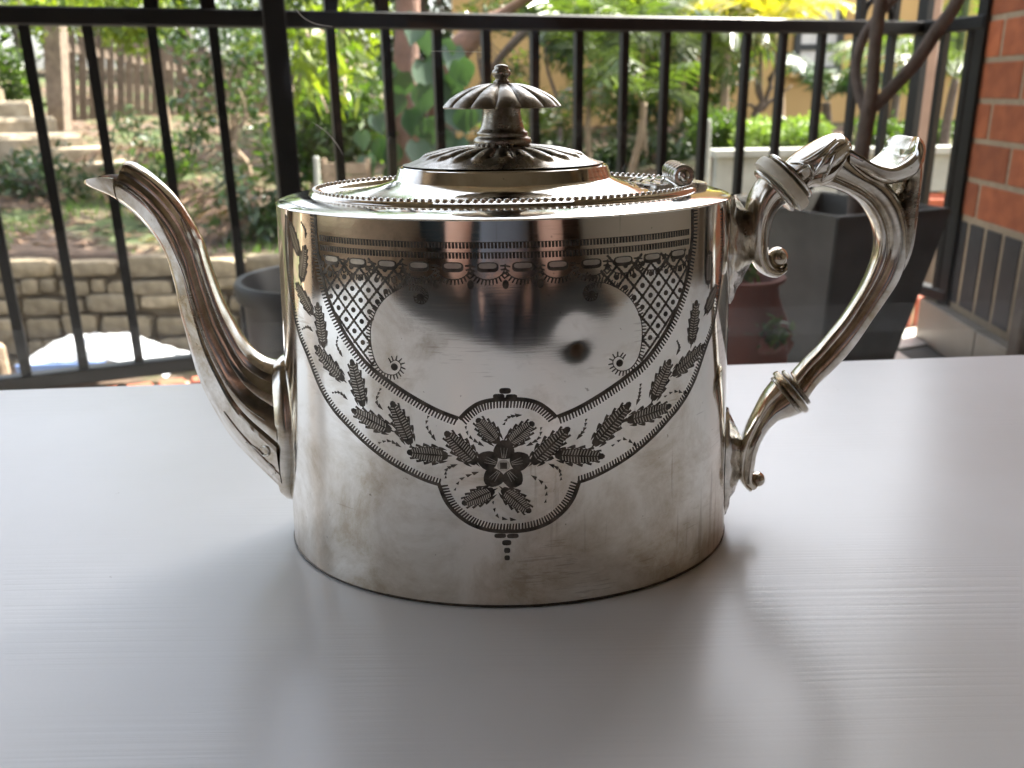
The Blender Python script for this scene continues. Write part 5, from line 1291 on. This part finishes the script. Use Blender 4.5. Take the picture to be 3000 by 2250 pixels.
branchy('stems', (0, 0, 0), [Vector(P3(1190, 220, 5.9)) - cbv, Vector(P3(1340, 180, 5.9)) - cbv, Vector(P3(1250, 300, 5.9)) - cbv, Vector(P3(1120, 430, 5.9)) - cbv], 0.014, M['bark'], hc_)
def heart(L):
    pts = []; 
    for k in range(16):
        u = k / 15; w = 0.44 * math.sin(math.pi * u ** 1.25 * 0.94) ** 0.95; y = 1 - u * 1.18
        if k == 15: w = 0; y = 0.0
        pts.append((w, y))
    V = [(0, 0, 0)]; out = []
    V = []; n = len(pts)
    for (w, y) in pts: V.append((w * L, -0.32 * L * w, -(1 - y) * 0 + (y - 0.0) * -L))
    for (w, y) in pts: V.append((-w * L, -0.32 * L * w, y * -L))
    for (w, y) in pts: V.append((0, 0.02 * L, y * -L if y > 0 else 0))
    Fc = []
    for i in range(n - 1):
        Fc.append((2 * n + i, i, i + 1, 2 * n + i + 1)); Fc.append((2 * n + i, 2 * n + i + 1, n + i + 1, n + i))
    bm = bmesh.new(); bv = [bm.verts.new(p) for p in V]
    for f in Fc:
        try: bm.faces.new([bv[i] for i in f])
        except ValueError: pass
    bmesh.ops.remove_doubles(bm, verts=bm.verts, dist=1e-5)
    me = bpy.data.meshes.new('heart_leaf'); bm.to_mesh(me); bm.free(); me.shade_smooth(); me.materials.append(M['leaf_heart']); return me
hm = heart(1.0)
HL = [(1178, 225, .24), (1240, 195, .30), (1345, 190, .22), (1330, 240, .24), (1245, 265, .22), (1200, 335, .22), (1250, 360, .24), (1320, 310, .25), (1360, 330, .22), (1120, 420, .2), (1165, 290, .18), (1075, 470, .2), (1300, 130, .2), (1385, 300, .2),
      (1215, 60, .22), (1290, 400, .22), (1150, 440, .2), (1345, 420, .2), (1250, 100, .2), (1140, 200, .16), (1100, 350, .16), (1220, 430, .22), (1290, 250, .2), (1330, 150, .2), (1060, 400, .15), (1160, 500, .2), (1240, 480, .2), (1010, 500, .16)]
for (px, py, s) in HL:
    p = Vector(P3(px, py - 14, 5.75 + q.uniform(-0.1, 0.12))) - cbv
    o = link(bpy.data.objects.new('heart_leaf', hm), hc_); o.location = p; o.scale = (s * 0.85,) * 3
    o.rotation_euler = (R(q.uniform(-25, 30)), R(q.uniform(-18, 18)), R(q.uniform(-40, 40)))
# understory ferns filling the middle bed
def shrub(name, label, px, F, C, r_, n, size, mat, aspect=0.42, down=0.0):
    b_ = gp(px, F); return tree(name, label, b_, Vector(C[0]) - Vector((0, 0, 0.05)), 0.02, [np.asarray(c) for c in C], r_, n, size, M[mat], 'bark', None, 'shrub', aspect, down)
shrub('understory_shrub', 'shaded leafy understory shrub behind the thick railing post', 960, 6.3, [P3(*t) for t in ((940, 380, 6.3), (1000, 350, 6.3), (1050, 400, 6.2), (900, 430, 6.3), (860, 480, 6.2), (1000, 450, 6.2), (960, 300, 6.4), (1060, 300, 6.5))], 0.20, 2400, 0.10, 'leaf_mid', 0.3)
shrub('understory_shrub', 'low dark shrub at the foot of the cane palms', 1900, 6.4, [P3(*t) for t in ((1820, 480, 6.3), (1900, 450, 6.4), (1970, 470, 6.3), (2030, 440, 6.5), (1750, 500, 6.3), (1680, 490, 6.4), (1600, 470, 6.5), (1900, 510, 6.2))], 0.17, 2600, 0.09, 'leaf_dark', 0.3)
shrub('feathery_shrub', 'feathery green shrub hanging over the ochre wall above the finial', 1640, 8.0, [P3(*t) for t in ((1600, 60, 8), (1660, 90, 8), (1700, 40, 8), (1640, 130, 8), (1560, 20, 8), (1750, 20, 8), (1620, 10, 8.2), (1680, 150, 7.9))], 0.20, 3000, 0.09, 'leaf_mid', 0.25)
shrub('feathery_shrub', 'bright green foliage spray along the top of the railing centre', 1900, 8.4, [P3(*t) for t in ((1820, 20, 8.4), (1900, 30, 8.4), (1980, 10, 8.4), (2060, 30, 8.4), (1860, -20, 8.6), (1950, 60, 8.4), (2120, 10, 8.4))], 0.24, 3200, 0.10, 'leaf_yellow', 0.28)
shrub('feathery_shrub', 'dense green foliage filling the wall behind the tall palms', 1960, 8.6, [P3(*t) for t in ((1800, 150, 8.6), (1870, 210, 8.6), (1950, 140, 8.6), (2020, 230, 8.6), (2080, 120, 8.6), (1930, 290, 8.6), (2060, 320, 8.6), (1840, 330, 8.6), (2140, 180, 8.6), (1760, 80, 8.6), (2000, 60, 8.6), (2120, 60, 8.6))], 0.27, 5200, 0.10, 'leaf_mid', 0.28)
shrub('feathery_shrub', 'loose olive foliage against the ochre wall left of the finial', 1440, 8.8, [P3(*t) for t in ((1400, 60, 8.8), (1450, 20, 8.8), (1520, 200, 8.8), (1420, 330, 8.8), (1480, 400, 8.8), (1560, 350, 8.8), (1640, 400, 8.8), (1500, 60, 8.9))], 0.2, 1600, 0.09, 'leaf_palm', 0.22)
st_ = tree('slender_tree', 'slender pale branched young tree against the ochre wall', gp(2200, 6.6), P3(2235, 300, 6.6), 0.045, [P3(*t) for t in ((2180, 40, 6.6), (2260, 60, 6.6), (2220, -20, 6.6), (2150, 90, 6.6), (2300, 20, 6.6))], 0.16, 700, 0.08, M['leaf_yellow'], 'bark', [P3(2205, 100, 6.6), P3(2285, 140, 6.6), P3(2300, 60, 6.6), P3(2160, 300, 6.6), P3(2215, 20, 6.6), P3(2320, 250, 6.6)])
# rank growth on the left bank
for k, (px, py, F, n, sz, mt, lb) in enumerate(((40, 215, 9.6, 900, 0.11, 'leaf_mid', 'leggy shrub above the highest step at the left edge'), (450, 420, 8.6, 500, 0.09, 'leaf_dark', 'dark tangle at the foot of the paling fence'),
        (470, 520, 7.0, 700, 0.08, 'leaf_mid', 'small green shrub on the bank right of the spout tip'), (90, 500, 7.2, 700, 0.09, 'leaf_dark', 'low dark shrub in front of the lowest steps'), (860, 600, 6.0, 900, 0.09, 'leaf_dark', 'dark low shrub behind the round black pot'))):
    c = P3(px, py, F); q3 = np.random.default_rng(400 + k); C = [c] + [c + np.array([q3.uniform(-.45, .45), q3.uniform(-.2, .2), q3.uniform(-.25, .2)]) for _ in range(7)]
    shrub('bank_shrub', lb, px, F, C, 0.19, n, sz, mt, 0.33)
for k, (pts, lb) in enumerate((([(480, 540), (560, 500), (640, 470), (700, 400), (720, 330)], 'pale bare curving branch low on the bank'), ([(700, 470), (690, 400), (720, 330), (700, 260)], 'pale bare forked branch in front of the shrub'), ([(560, 560), (620, 560), (680, 510), (760, 470), (830, 480)], 'pale bare branch arching over the leaf litter'))):
    P = [Vector(p) for p in catmull([tuple(P3(x, y, 7.2)) for x, y in pts], 6)]
    vv, ff = tube(P, [0.016 * (1 - 0.7 * i / len(P)) for i in range(len(P))], 8); tag(mesh('bare_branch', vv, ff, M['bark_pale'], None, True), lb, 'branch', 'bare branches on the bank')
# ---- palms
def frond(base, az, el, L, droop, nl, leaf_len, leaf_w, mat, parent, seed, twist=0.0):
    r2 = np.random.default_rng(seed); n = nl
    dirh = np.array([math.cos(az), math.sin(az), 0]); u = np.linspace(0, 1, n)
    ang = el - droop * u ** 1.4
    step_ = L / n; px_ = np.cumsum(np.cos(ang) * step_); pz_ = np.cumsum(np.sin(ang) * step_)
    P = np.asarray(base) + dirh * px_[:, None] + np.array([0, 0, 1]) * pz_[:, None]
    sd = np.array([-math.sin(az), math.cos(az), 0]); V = []; F = []
    tn = dirh * np.cos(ang)[:, None] + np.array([0, 0, 1]) * np.sin(ang)[:, None]; nn = np.cross(sd, tn)
    for i in range(n - 1):      # rachis
        w = 0.006 * (1 - 0.7 * u[i]); b_ = len(V)
        for p, ww in ((P[i], w), (P[i + 1], w)):
            V += [p + sd * ww, p + nn[i] * ww, p - sd * ww]
        F += [(b_, b_ + 1, b_ + 4, b_ + 3), (b_ + 1, b_ + 2, b_ + 5, b_ + 4), (b_ + 2, b_, b_ + 3, b_ + 5)]
    for i in range(int(n * 0.12), n):
        ll = leaf_len * math.sin(math.pi * min(1, 0.12 + 0.88 * u[i])) ** 0.6 * r2.uniform(0.85, 1.1)
        for s in (-1, 1):
            d = tn[i] * 0.55 + sd * s * 0.85 + nn[i] * r2.uniform(-0.1, 0.3); d /= np.linalg.norm(d)
            b_ = len(V); w2 = tn[i] * leaf_w
            dr = np.array([0, 0, -1]) * ll * r2.uniform(0.15, 0.45)
            V += [P[i] - w2 * 0.3, P[i] + d * ll * 0.45 + w2 + dr * 0.15, P[i] + d * ll + dr, P[i] + d * ll * 0.45 - w2 + dr * 0.15]
            F += [(b_, b_ + 1, b_ + 2, b_ + 3)]
    return np_mesh('frond', np.array(V), np.array(F), M[mat], parent)
def palm(label, foot, crown, r0, nf, L, mat, seed, el=(0.3, 1.2), droop=(1.0, 1.9), leaf=0.28, lw=0.011, stem='bark_pale', name='cane_palm', az0=None, nl=34):
    t = thing(name, label, 'palm', foot); f0 = Vector(foot); q2 = random.Random(seed)
    c = Vector(crown) - f0
    P = [Vector((0, 0, -0.1)), c * 0.5 + Vector((q2.uniform(-.03, .03), 0, 0)), c]; P = [Vector(p) for p in catmull(P, 5)]
    vv, ff = tube(P, [r0 * (1 - 0.35 * i / (len(P) - 1)) for i in range(len(P))], 10); mesh('stem', vv, ff, M[stem], t, True)
    for k in range(nf):
        az = (2 * math.pi * k / nf + q2.uniform(-0.3, 0.3)) if az0 is None else az0[k]
        frond(np.asarray(c), az, q2.uniform(*el), L * q2.uniform(0.8, 1.15), q2.uniform(*droop), nl, leaf * q2.uniform(0.85, 1.1), lw, mat, t, seed * 50 + k)
    return t
palm('cane palm with a thin yellowish stem just right of the finial', gp(1738, 6.0), P3(1730, 190, 6.0), 0.022, 6, 0.75, 'leaf_palm', 1)
palm('cane palm leaning right with arching fronds above the lid hinge', gp(1838, 5.7), P3(1888, 300, 5.7), 0.026, 6, 0.6, 'leaf_palm', 2, el=(0.5, 1.3), droop=(1.2, 2.2))
palm('full green palm in front of the ochre wall right of centre', gp(1990, 6.6), P3(2010, 170, 6.6), 0.03, 9, 0.85, 'leaf_palm', 3, droop=(1.3, 2.3), leaf=0.34)
palm('palm with shining fronds between the cane palms', gp(1900, 6.2), P3(1880, 130, 6.2), 0.024, 8, 0.8, 'leaf_palm', 4, droop=(1.4, 2.4))
palm('low yellowing palm behind the stem of the finial', gp(1500, 6.3), P3(1560, 420, 6.3), 0.024, 7, 0.7, 'leaf_palm', 5, el=(0.7, 1.4), droop=(0.9, 1.6))
palm('palm with yellow arching fronds beside the house window', gp(2300, 6.4), P3(2270, 90, 6.4), 0.03, 7, 0.75, 'leaf_palm_yellow', 6, droop=(1.2, 2.2), leaf=0.26)
palm('grey green palm low beside the house window', gp(2440, 7.6), P3(2420, 300, 7.6), 0.05, 8, 0.75, 'leaf_heart', 7, el=(0.5, 1.3), droop=(1.2, 2.0), leaf=0.26, stem='bark')
palm('fine leaved palm seen through the railing beside the brick wall', gp(2790, 4.9), P3(2800, 230, 4.9), 0.03, 9, 0.62, 'leaf_palm', 8, el=(0.4, 1.3), droop=(1.0, 2.0), leaf=0.24, lw=0.007, stem='bark', nl=44)
palm('green palm behind the bare branching tree', gp(2620, 7.2), P3(2640, 190, 7.2), 0.04, 8, 0.7, 'leaf_palm', 9, el=(0.3, 1.3), droop=(1.2, 2.0), leaf=0.26, stem='bark')
palm('pale sunlit palm at the top of the railing right of centre', gp(2120, 8.0), P3(2140, 40, 8.0), 0.04, 9, 1.0, 'leaf_palm', 10, droop=(1.2, 2.2), leaf=0.34)
# dead fronds fallen on the bank
for k, (px, py, F, az, L_, lb) in enumerate(((690, 590, 6.4, 2.8, 0.9, 'brown dead palm frond lying low on the bank behind the spout'), (800, 560, 6.6, 2.2, 0.8, 'brown dead palm frond leaning beside the thick railing post'), (560, 470, 7.6, 3.4, 1.0, 'dry palm frond fallen at the foot of the paling fence'), (840, 640, 6.1, 3.0, 0.7, 'short dead frond nearest the round black pot'))):
    p = P3(px, py, F); t = thing('dead_frond', lb, 'palm frond', Vector(p), 'dead fronds fallen on the bank')
    frond(np.zeros(3), az, 0.45, L_, 1.1, 30, 0.24, 0.012, 'leaf_dry', t, 900 + k)
    frond(np.zeros(3), az + 0.5, 0.25, L_ * 0.8, 0.9, 26, 0.22, 0.012, 'leaf_dry', t, 950 + k)
# herbs in the strawberry pot
for k, (an, rr, zz) in enumerate(((-62, 0.082, 0.235), (-140, 0.08, 0.22), (0, 0.0, 0.325))):
    c = np.array([math.cos(R(an)) * rr, math.sin(R(an)) * rr, zz + 0.008])
    leaf_cloud('herb', [c, c + [0.012, 0, 0.012], c + [-0.012, -0.004, 0.008]], 0.022, 70, 0.022, M['leaf_mid'], sb, 0.5)
# ================================================================== the photographer kneeling at the near side of the table (seen in the silver), and the room's furniture
DG = None
def skin(chains, sub=2):
    """chains: list of [(point, rx, ry), ...]; the first point of a later chain may repeat an earlier point (joined there). returns (verts, faces)"""
    bm = bmesh.new(); lay = bm.verts.layers.skin.verify(); seen = {}
    first = True
    for ch in chains:
        prev = None
        for (p, rx, ry) in ch:
            key = tuple(round(x, 4) for x in p)
            if key in seen: vtx = seen[key]
            else:
                vtx = bm.verts.new(p); seen[key] = vtx; vtx[lay].radius = (rx, ry); vtx[lay].use_root = first; first = False
            if prev is not None and prev is not vtx:
                try: bm.edges.new((prev, vtx))
                except ValueError: pass
            prev = vtx
    me = bpy.data.meshes.new('skin_tmp'); bm.to_mesh(me); bm.free(); o = bpy.data.objects.new('skin_tmp', me); COL.objects.link(o)
    o.modifiers.new('s', 'SKIN'); sd = o.modifiers.new('d', 'SUBSURF'); sd.levels = sub; sd.render_levels = sub
    bpy.context.view_layer.update()
    ev = o.evaluated_get(bpy.context.evaluated_depsgraph_get()); m2 = bpy.data.meshes.new_from_object(ev)
    V = [v.co.copy() for v in m2.vertices]; Fc = [tuple(p.vertices) for p in m2.polygons]
    bpy.data.objects.remove(o); bpy.data.meshes.remove(m2); bpy.data.meshes.remove(me)
    return V, Fc
def merge(parts):
    V = []; Fc = []
    for v, f in parts:
        o = len(V); V += list(v); Fc += [tuple(i + o for i in q_) for q_ in f]
    return V, Fc
PB = Vector((0, -0.60, FLOOR_Z + 0.012))
pe = thing('person', 'person in a grey blue shirt kneeling at the table and holding a compact camera', 'person', PB)
def L(x, y, z): return (x - PB.x, y - PB.y, z - FLOOR_Z)
parts = []
pel = (L(0, -0.62, -0.13), 0.15, 0.12)
chain = [pel, (L(0, -0.58, 0.0), 0.13, 0.105), (L(0, -0.50, 0.13), 0.145, 0.105), (L(0, -0.43, 0.22), 0.14, 0.10), (L(0, -0.385, 0.28), 0.075, 0.07), (L(0, -0.355, 0.325), 0.055, 0.055), (L(0, -0.33, 0.37), 0.055, 0.058)]
chains = [chain]
for s in (-1, 1):
    chains.append([(L(0, -0.43, 0.22), 0.14, 0.10), (L(s * 0.155, -0.41, 0.225), 0.062, 0.06), (L(s * 0.172, -0.24, 0.11), 0.046, 0.046), (L(s * 0.128, -0.082, 0.040), 0.038, 0.038), (L(s * 0.112, -0.066, 0.075), 0.036, 0.034), (L(s * 0.085, -0.056, 0.122), 0.027, 0.025), (L(s * 0.064, -0.052, 0.143), 0.026, 0.016)])
    chains.append([pel, (L(s * 0.10, -0.56, -0.17), 0.095, 0.09), (L(s * 0.14, -0.42, -0.28), 0.08, 0.08), (L(s * 0.15, -0.27, -0.385), 0.058, 0.058), (L(s * 0.15, -0.45, -0.395), 0.052, 0.05), (L(s * 0.14, -0.68, -0.405), 0.036, 0.036), (L(s * 0.14, -0.78, -0.415), 0.032, 0.026)])
parts.append(skin(chains, 2))
# head with face
def head():
    V = []; Fc = []; nu, nv = 40, 28; c = Vector(L(0, -0.315, 0.435)); tilt = Matrix.Rotation(R(-32), 3, 'X')
    for j in range(nv + 1):
        ph = math.pi * j / nv
        for i in range(nu):
            th = 2 * math.pi * i / nu; x, y, z = math.sin(ph) * math.sin(th), math.sin(ph) * math.cos(th), math.cos(ph)
            f = max(0, y); w = 0.076 * (1 - 0.16 * max(0, -z)); p = Vector((x * w, y * 0.096, z * 0.117))
            p.y += f ** 6 * 0.024 * math.exp(-((z + 0.10) / 0.16) ** 2) * math.exp(-(x / 0.16) ** 2)         # nose
            p.y += 0.008 * math.exp(-((z + 0.48) / 0.09) ** 2) * math.exp(-(x / 0.3) ** 2) * (y > 0)          # lips
            p.y += 0.010 * math.exp(-((z + 0.80) / 0.12) ** 2) * math.exp(-(x / 0.25) ** 2) * (y > 0)         # chin
            for s in (-1, 1): p.y -= 0.010 * math.exp(-((z - 0.08) / 0.10) ** 2 - ((x - s * 0.38) / 0.16) ** 2) * (y > 0)   # eye sockets
            for s in (-1, 1): p.x += s * 0.020 * math.exp(-((z + 0.02) / 0.22) ** 2 - ((y + 0.05) / 0.14) ** 2) * (x * s > 0.8)   # ears
            V.append(c + tilt @ p)
    for j in range(nv):
        for i in range(nu): Fc.append((j * nu + i, j * nu + (i + 1) % nu, (j + 1) * nu + (i + 1) % nu, (j + 1) * nu + i))
    return V, Fc, c, tilt
hv, hf, hcen, htilt = head(); parts.append((hv, hf))
# fingers close round the camera's ends, thumbs behind it
for s in (-1, 1):
    w = Vector(L(s * 0.060, -0.046, 0.150))
    for k, (dz, ln) in enumerate(((0.030, 0.9), (0.012, 1.0), (-0.006, 0.95), (-0.022, 0.78))):
        b0 = Vector(L(s * 0.064, -0.046, 0.146 + dz * 0.55)); b1 = Vector(L(s * 0.060, -0.022, 0.165 + dz * 0.75 - 0.010)); b2 = Vector(L(s * (0.060 - 0.018 * ln), -0.0125, 0.167 + dz * 0.75 - 0.010)); b3 = Vector(L(s * (0.060 - 0.032 * ln), -0.0125, 0.165 + dz * 0.75 - 0.010))
        parts.append(skin([[(tuple(b0), 0.009, 0.009), (tuple(b1), 0.0085, 0.0085), (tuple(b2), 0.0075, 0.0075), (tuple(b3), 0.0062, 0.0062)]], 1))
    parts.append(skin([[(L(s * 0.066, -0.056, 0.140), 0.011, 0.011), (L(s * 0.058, -0.066, 0.158), 0.0095, 0.0095), (L(s * 0.040, -0.064, 0.166), 0.0085, 0.0085), (L(s * 0.026, -0.062, 0.167), 0.007, 0.007)]], 1))
v, f = merge(parts); mesh('body', v, f, M['skin'], pe, True)
for s in (-1, 1):
    bm = bmesh.new(); bmesh.ops.create_uvsphere(bm, u_segments=14, v_segments=10, radius=0.012)
    from_bm('eye', bm, M['white_paint'], pe, True, hcen + htilt @ Vector((s * 0.030, 0.075, 0.009)))
# hair cap
V = []; Fc = []; nu, nv = 32, 12
for j in range(nv + 1):
    for i in range(nu):
        th = 2 * math.pi * i / nu; lim = 1.25 + 0.75 * (0.5 - 0.5 * math.cos(th)) ; ph = lim * j / nv
        x, y, z = math.sin(ph) * math.sin(th), math.sin(ph) * math.cos(th), math.cos(ph); g = 1.10 + 0.02 * math.sin(9 * th) * math.sin(5 * ph)
        V.append(hcen + htilt @ Vector((x * 0.076 * g, y * 0.096 * g, z * 0.117 * g)))
for j in range(nv):
    for i in range(nu): Fc.append((j * nu + i, j * nu + (i + 1) % nu, (j + 1) * nu + (i + 1) % nu, (j + 1) * nu + i))
mesh('hair', V, Fc, M['hair'], pe, True)
g_ = 0.014
tors = [[(pel[0], pel[1] + g_, pel[2] + g_), (chain[1][0], 0.13 + g_, 0.105 + g_), (chain[2][0], 0.145 + g_, 0.105 + g_), (chain[3][0], 0.14 + g_, 0.10 + g_), (L(0, -0.40, 0.262), 0.095, 0.085)]]
for s in (-1, 1): tors.append([(chain[3][0], 0.14 + g_, 0.10 + g_), (L(s * 0.155, -0.41, 0.225), 0.062 + g_, 0.06 + g_), (L(s * 0.182, -0.29, 0.135), 0.062, 0.062)])
v, f = skin(tors, 2); mesh('shirt', v, f, M['shirt'], pe, True)
sh = []
for s in (-1, 1): sh.append([(L(0, -0.625, -0.14), 0.155, 0.125), (L(s * 0.10, -0.56, -0.17), 0.105, 0.10), (L(s * 0.135, -0.44, -0.265), 0.095, 0.094)])
v, f = skin(sh, 2); mesh('shorts', v, f, M['shorts'], pe, True)
cmr = thing('compact_camera', 'small black compact camera held in both hands above the table', 'camera', (0, -0.036, CAM_H))
Rm = Matrix.Rotation(-PITCH, 4, 'X')
bm = bmesh.new(); bm_box(bm, (0, 0, 0), (0.100, 0.022, 0.056)); bmesh.ops.bevel(bm, geom=bm.edges[:], offset=0.006, segments=3, affect='EDGES'); bmesh.ops.transform(bm, matrix=Rm, verts=bm.verts)
from_bm('case', bm, M['camera_body'], cmr, 40)
vv, ff = tube([(0, 0.010, 0), (0, 0.0112, 0), (0, 0.020, 0), (0, 0.0202, 0), (0, 0.028, 0)], [0.024, 0.0235, 0.0235, 0.019, 0.019], 32)
mesh('lens_barrel', [Rm @ Vector(p) for p in vv], ff, M['alu'], cmr, 40)

# ---- furniture behind
tag(box('rug', (-1.9, -2.0, FLOOR_Z + 0.0005), (1.7, 0.30, FLOOR_Z + 0.012), M['rug'], None, 0.004), 'dark slate wool rug covering the floor around the table', 'rug')
so = thing('sofa', 'dark teal sofa standing against the rear wall of the room', 'sofa', (-0.75, -2.62, FLOOR_Z))
box('base', (-0.85, -0.40, 0.10), (0.85, 0.40, 0.30), M['sofa'], so, 0.03)
for x in (-0.42, 0.42): box('seat_cushion', (x - 0.41, -0.20, 0.302), (x + 0.41, 0.42, 0.46), M['sofa'], so, 0.05)
for x in (-0.42, 0.42): box('back_cushion', (x - 0.41, -0.42, 0.465), (x + 0.41, -0.22, 0.86), M['sofa'], so, 0.06)
for x in (-0.98, 0.86): box('arm', (x, -0.42, 0.10), (x + 0.12, 0.42, 0.62), M['sofa'], so, 0.04)
for x in (-0.8, 0.8):
    for y in (-0.34, 0.34): box('foot', (x - 0.03, y - 0.03, 0.001), (x + 0.03, y + 0.03, 0.10), M['cabinet'], so)
cb_ = thing('cabinet', 'tall dark brown wooden cabinet beside the sofa', 'cabinet', (1.15, -2.85, FLOOR_Z))
box('carcass', (-0.6, -0.25, 0.06), (0.6, 0.25, 1.75), M['cabinet'], cb_, 0.01)
for x in (-0.30, 0.30):
    d_ = box('door', (x - 0.285, 0.2505, 0.10), (x + 0.285, 0.272, 1.71), M['cabinet'], cb_, 0.006)
    bm = bmesh.new(); bmesh.ops.create_uvsphere(bm, u_segments=12, v_segments=8, radius=0.014); from_bm('knob', bm, M['alu'], d_, True, (x - math.copysign(0.24, x), 0.287, 0.9))
for x in (-0.55, 0.55):
    for y in (-0.2, 0.2): box('foot', (x - 0.03, y - 0.03, 0.001), (x + 0.03, y + 0.03, 0.06), M['cabinet'], cb_)
